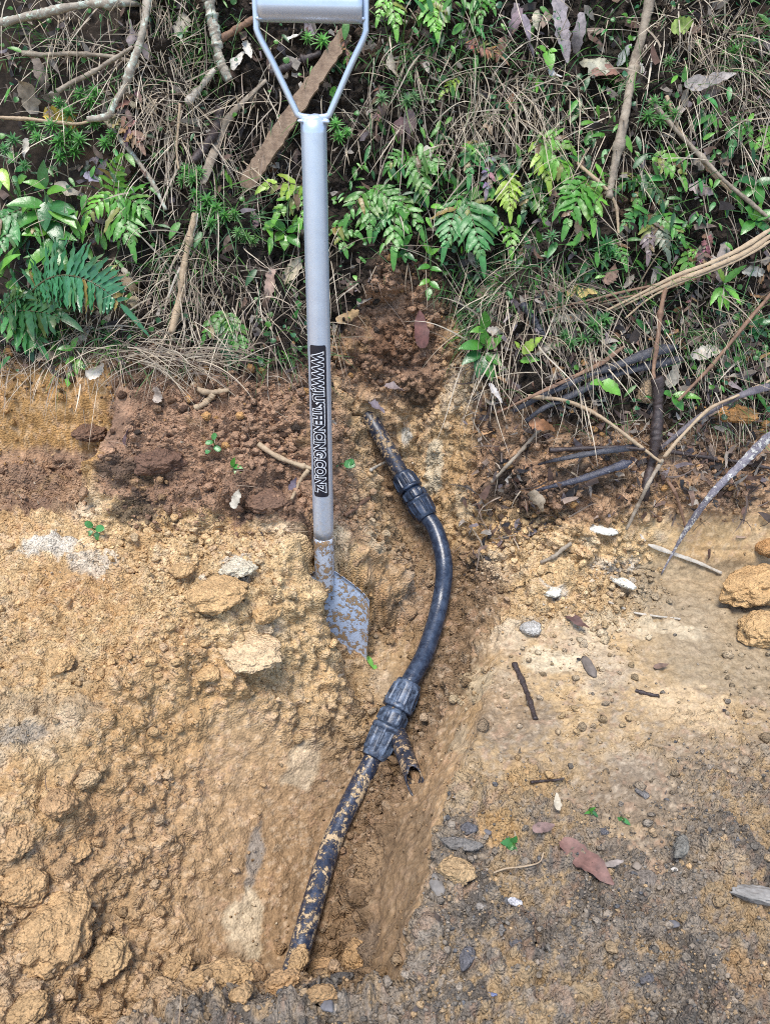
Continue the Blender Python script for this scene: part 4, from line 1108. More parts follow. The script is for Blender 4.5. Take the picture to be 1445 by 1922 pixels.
for a in [
    ('light green fern hanging at the top edge right beside the spade grip', 733, -18, [(-80, 90, 7, .42, .13, GL, .5, .5, F_), (-120, 70, 6, .4, .13, GL, .5, .5, F_)]),
    ('broad light green fern with drooping leaflets at the top edge', 803, -12, [(-75, 92, 8, .55, .15, GL, .4, .55, F_), (-30, 60, 5, .5, .15, GL, .7, .5, F_)]),
    ('small green fern at the top edge near the middle', 905, -14, [(-95, 62, 5, .5, .16, GM, .4, .5, F_), (-50, 48, 5, .45, .16, GM, .5, .5, F_)]),
    ('tiny bright yellow green frond in the dry grass', 862, 148, [(215, 52, 5, .4, .15, GY, .3, .4, F_)]),
    ('arching mid green fern whose fronds spread to both sides', 770, 292, [(5, 80, 7, .55, .13, GM, 1.1, .5, F_), (-60, 92, 7, .5, .13, GM, .7, .5, F_), (175, 62, 6, .5, .13, GM, 1.2, .5, F_)]),
    ('blue green fern hanging straight down above the yellow fern', 884, 262, [(-95, 88, 7, .42, .13, GB, .4, .5, F_), (-60, 60, 6, .4, .14, GB, .5, .5, F_)]),
    ('pale yellow green hanging fern with a short crown', 950, 320, [(-85, 92, 9, .48, .12, GY, .5, .55, F_)]),
    ('small lime green frond hanging below the pale yellow fern', 956, 412, [(-88, 70, 5, .46, .17, GL, .3, .5, F_)]),
    ('large blue green fern with long drooping fingers in the middle', 868, 362, [(-70, 150, 9, .46, .10, GB, .5, .55, F_), (-115, 125, 8, .46, .10, GB, .6, .5, F_), (-35, 95, 7, .46, .12, GB, .8, .5, F_)]),
    ('bright yellow green fern leaning over the tall dark middle', 1004, 262, [(-35, 120, 8, .48, .13, GL, .8, .6, F_), (-70, 100, 7, .45, .13, GY, .5, .55, F_), (10, 80, 6, .45, .13, GL, .9, .5, F_)]),
    ('mid green fern with long fingers below the bright leaning fern', 1105, 335, [(-125, 120, 7, .50, .13, GM, .5, .55, F_), (-85, 100, 7, .45, .13, GL, .5, .5, F_), (-150, 100, 6, .45, .13, GM, .6, .5, F_)]),
    ('bright fern beside the tall grey stem', 1222, 292, [(-15, 88, 6, .45, .16, GL, 1.0, .6, F_)]),
    ('dull green fern high up above the long thin stick', 1385, 222, [(-110, 70, 6, .45, .16, GB, .5, .5, F_), (-60, 60, 5, .4, .16, GM, .5, .5, F_)]),
    ('bright green fern cut by the picture edge', 1462, 240, [(200, 66, 7, .5, .15, GL, .7, .5, F_), (235, 72, 7, .45, .15, GL, .5, .5, F_)]),
    ('green fern with pinkish dying lower leaflets', 1222, 402, [(180, 75, 7, .5, .13, GB, .8, .5, F_), (-20, 82, 7, .5, .13, GM, .8, .5, F_), (-100, 92, 8, .42, .12, (.20, .15, .14), .5, .6, F_), (-65, 92, 8, .42, .12, (.11, .14, .09), .5, .6, F_)]),
    ('two tiered green fern with very long fingers near the glossy seedling', 214, 362, [(-10, 95, 7, .62, .13, GM, .8, .55, F_), (-62, 128, 8, .5, .11, GM, .5, .55, F_), (75, 72, 6, .55, .14, GL, .8, .55, F_), (-150, 82, 6, .5, .13, GL, .8, .5, F_)]),
    ('blue green crinkled fern at the picture edge behind the glossy seedling', 44, 392, [(205, 95, 8, .45, .13, GB, .4, .5, F_), (240, 110, 8, .45, .13, GB, .4, .5, F_), (-50, 70, 6, .45, .14, GM, .5, .5, F_)]),
    ('bright fern reaching out from behind the spade shaft', 574, 352, [(165, 90, 5, .52, .15, GY, .6, .55, F_), (215, 92, 5, .42, .15, GL, .5, .5, F_), (-100, 78, 5, .42, .15, GL, .4, .5, F_)]),
    ('green fern between the spade shaft and the arching fern', 694, 352, [(-20, 86, 7, .5, .13, GM, .7, .55, F_), (-140, 84, 6, .5, .13, GM, .7, .5, F_), (-90, 96, 7, .42, .13, GM, .4, .5, F_)]),
    ('dark green fern hanging below the arching fern', 742, 368, [(-92, 128, 8, .4, .11, GM, .4, .5, F_), (-40, 92, 7, .45, .13, GM, .7, .5, F_), (-130, 88, 7, .45, .13, GB, .7, .5, F_)]),
    ('small leafy fern close against the spade shaft', 622, 428, [(10, 62, 5, .5, .18, GM, .8, .5, F_), (-50, 60, 5, .45, .18, GM, .5, .5, F_)]),
    ('dark narrow fern with toothed edges low on the bank', 425, 585, [(-60, 90, 8, .32, .12, GM, .4, .4, C_), (-140, 72, 7, .32, .13, GM, .5, .4, C_), (-85, 96, 8, .3, .12, GD, .4, .4, C_)]),
    ('ragged dark fern at the picture edge under the big comb fern', 5, 586, [(5, 170, 12, .32, .10, GD, .35, .5, C_), (-25, 120, 10, .36, .11, GB, .5, .5, C_), (40, 80, 8, .36, .12, GD, .6, .5, C_)]),
    ('small fern in the shade above the fallen dead stalk', 1150, 448, [(-60, 62, 6, .45, .15, GM, .5, .5, F_), (-120, 56, 6, .45, .15, GD, .5, .5, F_)]),
    ('small ferny shoot under the dying pinkish fern', 1290, 470, [(-95, 72, 6, .42, .16, GM, .4, .5, F_), (-30, 56, 5, .42, .16, GL, .6, .5, F_)]),
    ('low fern in the shade behind the bright leaning fern', 1010, 335, [(-120, 84, 7, .45, .14, GD, .5, .4, F_), (-80, 96, 7, .42, .13, GM, .4, .4, F_)]),
    ('small green fern under the dull green fern high up', 1200, 330, [(-40, 76, 6, .5, .15, GD, .7, .5, F_), (-100, 72, 6, .45, .15, GM, .5, .5, F_), (190, 60, 5, .5, .15, GD, .8, .5, F_)]),
]:
    fern(*a)
# the big comb fern in the left corner
p, t = at(62, 548, .05)
m_ = MB()
random.seed(5)
d = bdir(40, .55); nn = (BO * 1.0 + Vector((0, 0, .6)) + BR * .1).normalized()
frond(m_, p, d, nn, 262 * t / FOC, 30, .27, .046, (.050, .180, .075), 1.75, .25, ang=76, base=.05, taper='comb', ripple=.16)
fm = m_.build('fern', M_GLOSS); tag(fm, 'big glossy blue green comb fern arching over the corner of the bank', 'fern', FG)

# dead brown fronds
DG = 'dead brown fern fronds'
for lb, px, py, th, Lp, pairs, pl, pw, col in [
    ('large rust brown dead frond with broad leaflets under the bending branch', 258, 168, -120, 70, 6, .55, .17, (.20, .105, .065)),
    ('second rust brown dead frond pointing down below the bending branch', 215, 212, -42, 92, 8, .42, .14, (.25, .15, .10)),
    ('brown combed dead frond hanging inside the spade handle', 644, 48, -82, 82, 16, .22, .05, (.16, .085, .05)),
    ('brown dead frond hanging to the side of the spade handle', 712, 160, -95, 92, 14, .2, .055, (.12, .07, .045)),
    ('light brown dead frond lying level near the top edge', 868, 82, -10, 92, 16, .24, .05, (.26, .14, .075)),
    ('dark brown dead frond beside the pinkish dying fern', 1298, 548, -100, 82, 12, .24, .07, (.10, .06, .045)),
    ('grey purple shrivelled frond right of the blue green hanging fern', 922, 292, -100, 78, 9, .3, .12, (.20, .16, .18)),
    ('brown shrivelled frond under the dying pinkish fern', 1330, 430, -105, 96, 12, .26, .11, (.16, .09, .07)),
    ('dull brown dead frond in the shade beside the needle plants', 92, 196, -85, 66, 12, .22, .06, (.13, .08, .055)),
]:
    p, t = at(px, py, .04); m_ = MB()
    frond(m_, p, bdir(th, .3), (BO + Vector((0, 0, .3))).normalized(), Lp * t / FOC, pairs, pl, pw, col, .4, .6, ripple=.15, stem=(.10, .06, .04), dead=1, taper='comb')
    tag(m_.build('dead_frond', M_DEAD), lb, 'dead frond', DG)

# ------------------------------------------------------------------ leafy seedlings
PG = 'leafy seedlings on the bank'
def seedling(label, px, py, leaves, stem=None, lift=.04, shape='ovate', mat=M_GLOSS, ser=0, droop=.6, fold=.2, ripple=.02):
    """leaves: (dx, dy, angle, length px, width share, colour) from the base point, pixels as seen"""
    p, t = at(px, py, lift); k = t / FOC
    r = empty('seedling', p, label, 'plant', PG)
    top = min((l[1] for l in leaves), default=0)
    m_ = MB(); hi = p + BU * (-top * k) + BO * .012
    tube(m_, spline([p - BO * (lift * .8), p + (hi - p) * .4 + BR * .002, hi], 14), .0014, 6, (.08, .16, .04)); m_.build('stem', M_LEAF, r)
    for dx, dy, th, Lp, ws, col in leaves:
        m_ = MB(); base = p + BU * (-dy * k) + BO * (.012 * (dy / top if top else 0))
        q = base + BR * (dx * k)
        if abs(dx) > 3: tube(m_, [base, (base + q) / 2 + BU * .002, q], .0009, 5, (.08, .16, .04))
        leaf(m_, q, bdir(th, .45), (BO + Vector((0, 0, .9))).normalized(), Lp * k * random.uniform(.95, 1.05), Lp * k * ws, shape, col, fold, droop, ripple, 10, ser)
        m_.build('leaf', mat, r)
GA, GA2, GA3 = (.060, .20, .030), (.11, .27, .035), (.035, .13, .035)
seedling('glossy broad leaved seedling with many pointed leaves beside the crinkled fern', 96, 470, [
    (0, -110, 80, 46, .5, GA3), (2, -108, 150, 40, .4, GA2), (4, -100, 20, 44, .45, GA2), (-4, -78, 165, 62, .42, GA), (2, -84, -92, 58, .5, GA3), (8, -80, -12, 66, .42, GA3), (6, -76, -22, 70, .42, GA2),
    (-6, -66, 200, 56, .42, GA), (6, -52, 30, 58, .42, GA), (4, -52, -55, 62, .46, GA3), (-4, -30, 170, 48, .45, GA2), (6, -26, 5, 54, .4, GA), (2, -20, -110, 50, .5, GA), (6, -6, -50, 56, .5, GA), (-4, -2, 215, 54, .45, GA2)])
seedling('green seedling with oval leaves at the rim of the notch', 908, 680, [
    (0, -62, 95, 34, .6, GA), (0, -58, 170, 30, .5, GA2), (-4, -30, 170, 48, .48, GA), (2, -34, 110, 34, .6, GA), (4, -26, 50, 40, .6, GA2), (2, -14, -20, 40, .55, GA), (-2, -12, -110, 46, .55, GA3), (2, -8, -70, 44, .6, GA), (-8, -16, 195, 44, .5, GA3)])
seedling('green rosette of drooping spoon shaped leaves high on the bank', 1120, 232, [
    (0, 0, 30, 40, .32, GA2), (0, 0, -60, 52, .3, GA), (0, 0, -95, 42, .3, GA), (0, 0, -130, 48, .32, GA), (0, 0, 165, 36, .3, GA2), (0, -4, 100, 26, .35, GA2)], shape='spat', droop=.8)
seedling('small bright seedling in the dark soil above the notch', 806, 540, [(0, -60, 120, 24, .5, GA2), (0, -58, 40, 22, .5, GA2), (0, -38, 185, 26, .5, GA), (0, -34, -5, 24, .5, GA), (0, -14, 200, 24, .5, GA2), (0, -10, -30, 26, .5, GA), (0, 0, -100, 26, .5, GA)], droop=.4)
seedling('small dark leaved seedling below the hanging dark fern', 758, 476, [(0, -14, 60, 26, .5, GA), (0, -12, 170, 28, .55, GA), (0, 0, 190, 26, .5, GA), (0, 0, -20, 26, .5, GA3), (0, -2, -80, 22, .5, GA)])
seedling('round leaved plant tucked behind the spade shaft', 536, 430, [(0, 0, 150, 42, .5, GA), (2, 4, 20, 44, .42, GA), (-4, 8, -150, 24, .8, GA2), (4, 12, -30, 34, .6, GA), (0, 12, -95, 30, .7, GA2)])
seedling('yellow green plant with saw toothed leaves right of the dead stalk', 1352, 540, [(0, -10, 120, 40, .35, GY), (2, -8, 55, 50, .3, GL), (4, -4, -40, 52, .3, GL), (0, 0, -95, 46, .35, GL), (-2, 0, -130, 40, .35, GL), (2, 4, -65, 44, .4, GL)], ser=.25, mat=M_LEAF)
seedling('pair of pale ovate leaves below the wavy grey leaves', 1026, 96, [(0, 0, -75, 38, .6, GL), (-2, 0, 150, 20, .7, GL), (4, 0, 10, 16, .7, GL)], mat=M_LEAF)
seedling('green seedling with broad leaves at the picture edge under the long stick', 1418, 345, [(0, 0, 160, 44, .5, GA3), (0, 0, 20, 38, .5, GA3), (0, 4, -70, 40, .55, GA), (-2, 2, -140, 36, .5, GA)])
seedling('broad leaved seedling just above the long reddish stalk', 1416, 412, [(0, 0, 130, 36, .6, GA), (0, 0, 35, 40, .5, GA), (0, 4, -30, 38, .5, GA3), (-2, 4, -150, 38, .5, GA), (0, 0, 85, 30, .5, GA2)])
seedling('two saw toothed yellow green leaves near the charred stick', 972, 668, [(8, -4, 55, 46, .5, GY), (6, 10, 20, 34, .5, GL), (0, -14, 120, 18, .5, GY)], ser=.25, mat=M_LEAF)
seedling('single broad pale green leaf under the black rotten strips', 1128, 718, [(0, 0, -20, 44, .7, GL), (0, 0, 170, 26, .6, GL)], ser=.15, mat=M_LEAF, lift=.05)
seedling('little sprout hanging at the lip above the brown soil heap', 142, 676, [(0, -22, 60, 26, .5, GA), (0, -20, 165, 28, .5, GA), (0, -4, 200, 20, .6, GA2), (0, 0, -30, 28, .5, GA2), (0, 2, -80, 26, .5, GA2), (-12, 22, -110, 30, .6, GL)], lift=.03)
seedling('glossy dark small leaved plant near the picture edge by the reddish cane', 1420, 615, [(0, -8, 100, 20, .55, GA3), (0, -6, 30, 24, .5, GA3), (0, -4, 160, 24, .5, GA3), (0, 4, -20, 24, .5, GA3), (0, 6, -80, 22, .5, GA3), (0, 2, 200, 22, .5, GA3)])
seedling('green leafy weed with wide leaf low under the black strips', 1262, 742, [(0, 0, 10, 50, .3, GA2), (0, 2, -45, 34, .6, GA), (-2, 0, 150, 26, .5, GA)])
seedling('yellow leaf plant at the picture edge beside the glossy seedling', 8, 330, [(0, -10, -60, 48, .4, GY), (0, -6, -100, 40, .45, GL), (22, 10, 40, 24, .8, GA2)])
seedling('bright blade leaves at the picture edge under the crinkled fern', 2, 520, [(0, -8, 42, 66, .25, GL), (0, 0, 60, 70, .22, GA2), (4, 10, -10, 40, .5, GA2), (6, 30, 20, 40, .5, GA)], mat=M_LEAF)
seedling('small green weed uprooted on the brown soil heap', 436, 876, [(0, 0, 75, 22, .45, GA), (4, 6, -40, 38, .3, GA2), (8, 24, -50, 34, .35, GL), (2, 0, 10, 20, .5, GA), (14, 26, -20, 26, .5, GA)], lift=.012)
seedling('tiny green sprig at the top of the brown soil heap', 402, 838, [(0, -14, 60, 16, .7, GB), (0, -8, 170, 14, .7, GB), (0, 0, -20, 16, .7, GB), (-6, 4, 210, 14, .7, GB)], lift=.010, shape='round')
seedling('small green sprig behind the lower part of the sticker', 640, 872, [(-4, 0, 170, 18, .6, GB), (6, -2, 10, 22, .8, GB), (12, -2, 40, 16, .8, GB)], lift=.010, shape='round')
seedling('green sprig at the foot of the dark root mass', 178, 996, [(0, -8, 120, 18, .7, GB), (4, -4, 20, 20, .7, GB), (0, 4, -60, 16, .7, GB), (-4, 2, 200, 14, .7, GB)], lift=.010, shape='round')
seedling('small green leaf dropped below the spade blade tip', 690, 1232, [(0, 0, -55, 26, .35, GL), (6, 12, -40, 22, .4, GL)], lift=.010)
seedling('lobed green leaf with pale roots lying on the road gravel', 962, 1582, [(0, 0, 150, 26, .8, GB), (0, 2, 205, 22, .7, GA), (2, 4, -100, 22, .7, GB), (0, 0, 80, 22, .7, GB)], lift=.010, ser=.35, mat=M_LEAF)
seedling('tiny green shoots on the stained clay above the road leaf', 1106, 1522, [(0, 0, 60, 16, .4, GA), (2, 2, 170, 14, .4, GA), (4, 0, -30, 16, .4, GA3)], lift=.006)
seedling('tiny sprig flattened on the clay beyond the road leaf', 1166, 1536, [(0, 0, -20, 20, .4, GB), (-6, -4, 120, 14, .5, GB), (8, 4, 20, 12, .5, GB)], lift=.006)

# ------------------------------------------------------------------ needle leaved plants (whorls)
NG = 'needle leaved plants on the bank'
def whorled(label, heads, col=(.055, .17, .030), n=10, lift=.05):
    p, t = at(heads[0][0], heads[0][1] + 14, .012)
    r = empty('needle_plant', p, label, 'plant', NG)
    for hx, hy, rp in heads:
        q, tt = at(hx, hy, lift * random.uniform(.8, 1.2)); k = tt / FOC
        foot, _ = at(hx + random.uniform(-6, 6), hy + rp * .9, .004)
        m_ = MB(); tube(m_, spline([foot, foot.lerp(q, .5) + BO * .006, q], 8), .0010, 5, (.07, .08, .03)); m_.build('stem', M_LEAF, r)
        m_ = MB(); nn = (BO + Vector((random.uniform(-.3, .3), 0, .8))).normalized(); u = nn.orthogonal().normalized(); w = nn.cross(u)
        for layer in range(3):
            cnt = n - 2 * layer
            for i in range(cnt):
                a = 2 * math.pi * (i + .5 * layer) / cnt + random.uniform(-.2, .2)
                d = u * math.cos(a) + w * math.sin(a) + nn * (.15 + .35 * layer)
                kk = random.uniform(.75, 1.25) * (1 + .2 * layer)
                leaf(m_, q - nn * (.005 * (2 - layer)), d, nn, rp * k * random.uniform(.8, 1.1) * (1 - .2 * layer), rp * k * .17, 'needle', tuple(c * kk for c in col), .25, .35, 0, 4)
        m_.build('leaf_whorl', M_LEAF, r)
whorled('needle leaved plant cluster in front of the yellow leaf', [(110, 262, 30), (128, 248, 28), (148, 258, 24), (96, 232, 24), (112, 290, 22), (138, 280, 22)])
whorled('needle leaved plant cluster above the yellow leaf', [(150, 172, 24), (168, 186, 24), (128, 206, 22), (178, 168, 20), (110, 190, 20)])
whorled('needle leaved plant cluster right of the yellow leaf', [(196, 264, 22), (208, 248, 18), (176, 226, 20), (60, 232, 24), (70, 254, 20)])
whorled('bright needle plant seen through the spade handle', [(606, 72, 24), (578, 66, 18), (640, 82, 18)], (.075, .22, .035))
whorled('needle plant just outside the handle beside the shaft top', [(630, 230, 22), (636, 252, 20), (652, 244, 16)], (.065, .20, .035))
whorled('grey green needle plant beside the handle corner', [(716, 180, 20), (764, 186, 24), (778, 178, 18)], (.085, .17, .06))
whorled('small needle plant near the top corner', [(1379, 90, 18), (1394, 84, 14)])
whorled('needle plant spreading under the tall grey stem', [(1186, 162, 22), (1216, 214, 24), (1240, 222, 24), (1250, 196, 20), (1266, 210, 18), (1228, 188, 20), (1256, 110, 16)], (.050, .14, .028))
whorled('dark needle plant among the middle ferns', [(1138, 456, 26), (1148, 470, 20), (1126, 468, 18)], (.030, .12, .028))
whorled('needle plant spreading in front of the dead stalk', [(1116, 606, 28), (1136, 598, 26), (1096, 634, 24), (1072, 640, 20), (1124, 628, 22), (1060, 626, 18)], (.045, .13, .030))
whorled('needle plant in the long grass under the fibrous strip', [(350, 316, 22), (362, 330, 22), (374, 318, 18), (340, 334, 18)])
whorled('bushy needle plant left of the spade shaft', [(388, 372, 24), (404, 386, 24), (376, 392, 22), (420, 400, 20), (396, 414, 22), (440, 398, 18), (366, 360, 18)], (.050, .16, .028))
whorled('fine leaved upright shoot in front of the middle ferns', [(1025, 330, 16), (1023, 352, 18), (1024, 376, 18), (1026, 402, 18), (1020, 428, 20), (1016, 450, 20), (1036, 440, 18)], (.050, .14, .045), 8)
whorled('needle plant at the side above the crinkled fern', [(24, 258, 20), (8, 276, 18), (44, 306, 16)], (.04, .13, .03))
whorled('pale needle sprig by the leaf litter near the sticker', [(460, 440, 18), (446, 432, 16), (474, 448, 14)], (.07, .17, .04))

# ------------------------------------------------------------------ dead leaves one can count
LG = 'dead leaves on the bank'
TN, PK, GR_, RB, DB, YL = (.40, .31, .20), (.30, .20, .165), (.33, .30, .26), (.20, .095, .06), (.085, .05, .04), (.50, .36, .05)
def dead_leaf(label, px, py, th, Lp, ws, col, lift=.03, curl=.8, fold=.3, ripple=.08, shape='lance', group=LG, droop=.2, ser=0):
    k0, t = at(px, py, lift); k = t / FOC
    m_ = MB(); d = bdir(th, random.uniform(-.1, .2)); L = Lp * k; up_ = (BO + Vector((random.uniform(-.4, .4), 0, random.uniform(0, .5)))).normalized(); jg = .30
    if 'notch' in label and 'red' in label: fold, curl, jg, droop = .12, .1, .12, .05
    if py > 1000:                        # lying flat on the road
        a_ = math.radians(th); d = Vector((math.cos(a_), math.sin(a_) * 1.15, .02)).normalized(); up_ = Vector((random.uniform(-.1, .1), -.1, 1)); droop = 0; curl *= .12; jg = .16; fold *= .4
    leaf(m_, k0 - d * (L * .5), d, up_, L, L * ws, shape, col, fold * random.uniform(.2, 2.6) * random.choice((1, 1, -1)), droop, ripple * random.uniform(.5, 1.8), 16, ser, curl=curl * random.uniform(-1.6, 1.6), rp=1.7, jag=jg, twist=random.uniform(-1.5, 1.5) * (.1 if py > 1000 else 1))
    return tag(m_.build('dead_leaf', M_DEAD), label, 'dead leaf', group)
for a in [
    ('pale tan pointed leaf against the spade shaft', 548, 504, 55, 62, .42, (.50, .42, .28)), ('long brown leaf hanging left of the pale pointed leaf', 507, 536, -105, 62, .36, (.32, .22, .17)), ('big brown curled leaf at the foot of the board', 468, 382, -95, 66, .5, (.20, .12, .09)),
    ('purplish withered leaf hanging below the big brown curled leaf', 478, 420, -75, 56, .35, (.19, .13, .14)), ('bright yellow leaf among the needle plants', 112, 213, 5, 62, .45, YL), ('orange yellow leaf under the bright yellow leaf', 136, 232, -60, 34, .5, (.50, .28, .06)),
    ('large grey brown leaf curling upright at the edge under the long branch', 55, 175, 95, 70, .5, (.28, .23, .17)), ('grey brown leaf beside the needle plants', 78, 140, -70, 60, .4, (.22, .17, .13)), ('pale leaf scrap hanging under the needle plants', 50, 280, -95, 40, .4, (.45, .41, .34)),
    ('wide pale curled leaf above the two tiered fern', 148, 356, -8, 96, .28, (.40, .35, .27)), ('purple grey leaf above the wide pale curled leaf', 176, 334, -20, 40, .4, (.20, .18, .22)), ('curled tan leaf pair beside the comb fern tip', 248, 536, -40, 62, .35, (.38, .29, .19)),
    ('tan leaf with green side below the curled tan pair', 256, 565, -20, 46, .5, (.34, .27, .16)), ('small whitish leaf left of the tan leaf pair', 240, 520, -60, 40, .32, (.48, .42, .32)), ('long grey leaf under the big comb fern', 145, 628, 55, 62, .36, (.33, .29, .22)),
    ('white shell like leaf at the lip of the bank', 182, 694, 50, 46, .5, (.56, .51, .42)), ('tan leaf lying in the dark litter by the white leaf', 92, 665, 20, 50, .4, (.30, .22, .15)), ('pale folded leaf standing on the soil heap', 296, 738, 80, 36, .6, (.42, .34, .27)),
    ('grey wavy leaf on the brown soil by the weed', 446, 935, 60, 42, .5, (.42, .38, .30)), ('purple leaf scrap on the soil beside the forked stick', 550, 908, 70, 30, .5, (.17, .14, .17)), ('dark curled leaf on the soil heap face', 238, 820, 75, 34, .35, (.10, .06, .06)),
    ('tall wavy purple grey leaf near the top edge', 1056, 50, -75, 120, .26, (.33, .28, .28)), ('second wavy grey leaf right of the tall wavy leaf', 1086, 70, -95, 84, .28, (.32, .27, .26)), ('purple grey leaf cluster piece hanging near the top', 984, 72, -85, 84, .3, (.28, .23, .25)),
    ('purple brown leaf behind the hanging leaf cluster', 965, 40, -120, 54, .4, (.24, .17, .18)), ('reddish leaf left of the hanging leaf cluster', 938, 92, -110, 46, .4, (.25, .13, .09)), ('large grey green dead leaf by the tall grey stem', 1118, 106, 130, 74, .62, (.34, .32, .23)),
    ('red brown curled leaf below the large grey green leaf', 1142, 130, 10, 66, .36, (.23, .12, .085)), ('grey leaf against the tall grey stem', 1170, 104, 60, 44, .4, (.24, .25, .22)), ('white leaf scrap beside the tall grey stem', 1200, 128, -60, 36, .5, (.50, .46, .42)),
    ('pale leaf standing in dry grass near the top', 1010, 38, -80, 36, .5, (.46, .40, .28)), ('whitish leaf scrap in the grass above the rosette', 1040, 138, -60, 34, .5, (.50, .47, .43)), ('green yellow round leaf in the dry grass at the top', 1280, 52, 10, 44, .7, (.20, .28, .06)),
    ('wide grey dead leaf in dry grass at the upper corner', 1330, 152, 8, 90, .32, (.33, .29, .26)), ('grey brown leaf under the wide grey dead leaf', 1322, 172, -160, 72, .32, (.24, .18, .16)), ('pinkish leaf hanging next to the grey green needle plant', 768, 240, -95, 66, .32, (.36, .24, .21)),
    ('dark pink leaf left of the pinkish hanging leaf', 742, 250, -120, 62, .36, (.24, .14, .13)), ('tan leaf scrap low in the dry grass', 920, 244, -40, 34, .45, (.42, .30, .19)), ('orange brown leaf upright in the dry grass', 958, 188, 70, 30, .4, (.26, .12, .06)),
    ('white flake leaf in the dark left of the arching fern', 806, 290, -60, 34, .5, (.50, .46, .38)), ('brown leaf behind the lime frond', 992, 462, 80, 66, .4, (.24, .12, .07)), ('wide tan leaf lying above the green grass tuft', 925, 540, 22, 70, .36, (.38, .27, .17)),
    ('pale brown leaf upright beside the dark needle plant', 1086, 430, 100, 46, .36, (.36, .25, .17)), ('yellow leaf lying under the dead stalk', 1092, 548, 5, 56, .42, (.48, .35, .12)), ('reddish leaf above the yellow fallen leaf', 1146, 514, 70, 40, .6, (.27, .17, .12)),
    ('long pale curled leaf by the charred stick', 1040, 628, 50, 100, .26, (.46, .40, .30)), ('pale leaf blade lying over the long pale curled leaf', 1078, 592, 12, 84, .20, (.44, .40, .30)), ('red and black leaf at the rim of the notch', 790, 618, 95, 70, .42, (.13, .055, .045)),
    ('whitish small leaf by the seedling at the notch', 936, 622, -10, 44, .4, (.50, .44, .36)), ('white sliver leaf below the seedling at the notch', 930, 738, -55, 44, .3, (.52, .48, .44)), ('tan leaf in the litter right of the white sliver', 1048, 706, 30, 54, .38, (.34, .22, .16)),
    ('orange rust leaf in the litter beside the trench', 1018, 796, -10, 52, .5, (.40, .19, .09)), ('large grey leaf curled behind the dark broken stem', 1262, 700, 75, 56, .5, (.30, .27, .21)), ('pale leaf cluster piece right of the grey curled leaf', 1328, 660, 15, 66, .42, (.44, .39, .32)),
    ('pinkish leaf hanging below the pale leaf cluster', 1372, 690, -40, 62, .4, (.33, .24, .20)), ('grey leaf lying by the picture edge above the stalk', 1418, 508, 5, 52, .4, (.36, .34, .28)), ('long grey leaf hanging down by the dying fern', 1352, 510, -60, 70, .26, (.34, .30, .25)),
    ('grey upright leaf near the picture edge', 1362, 462, 80, 66, .34, (.26, .22, .19)), ('wavy pale leaf above the brown shrivelled frond', 1318, 352, -15, 50, .5, (.34, .27, .25)), ('grey leaf hanging from the grass at the top edge', 735, 130, -85, 60, .3, (.34, .29, .22)),
    ('torn red brown wet leaf lying on the road clay', 1102, 1616, -42, 118, .40, (.17, .088, .068)), ('dark curled leaf on the crumbs beside the flat clay shelf', 1080, 1165, -50, 64, .32, (.11, .06, .05)), ('small brown leaf just above the torn road leaf', 1020, 1552, 10, 44, .5, (.19, .12, .10)),
    ('pale folded leaf tip standing above the road leaf', 1046, 1505, 85, 36, .4, (.42, .36, .26)), ('thin grey leaf beside the torn road leaf', 1152, 1620, 10, 40, .3, (.22, .18, .15)), ('grey flat leaf wedged in the dark soil under the black blade', 1008, 945, -65, 54, .5, (.33, .26, .18)),
    ('brown fleck leaf in the smeared clay near the orange clods', 1240, 1250, 10, 30, .4, (.16, .10, .07)), ('pale crumpled leaf beside the sticker', 622, 792, 95, 34, .5, (.48, .42, .34)), ('grey crumpled leaf in the soil of the notch', 740, 732, -30, 40, .5, (.22, .17, .16)),
    ('purple crumpled leaf in the notch beside the sticker', 706, 762, -40, 42, .4, (.17, .14, .16)), ('tan leaf at the top of the bare notch', 655, 592, 20, 52, .45, (.36, .24, .12)), ('white curled leaf left of the spade handle', 446, 108, 60, 46, .4, (.56, .52, .45)),
    ('second white curled leaf nearer the spade handle', 466, 98, -70, 46, .36, (.54, .50, .42)), ('white leaf scrap inside the spade handle', 556, 74, -5, 40, .3, (.58, .55, .48)), ('large pale leaf at the top edge left of the lichened branch', 342, 30, 70, 72, .42, (.42, .37, .28)),
    ('grey leaf at the top edge over the dry grass', 245, 62, 80, 44, .4, (.27, .22, .21)),
]:
    lf = .013 if a[2] > 1000 else (.012 if a[2] > 715 and a[1] < 760 else .035)
    dead_leaf(*a, lift=lf)

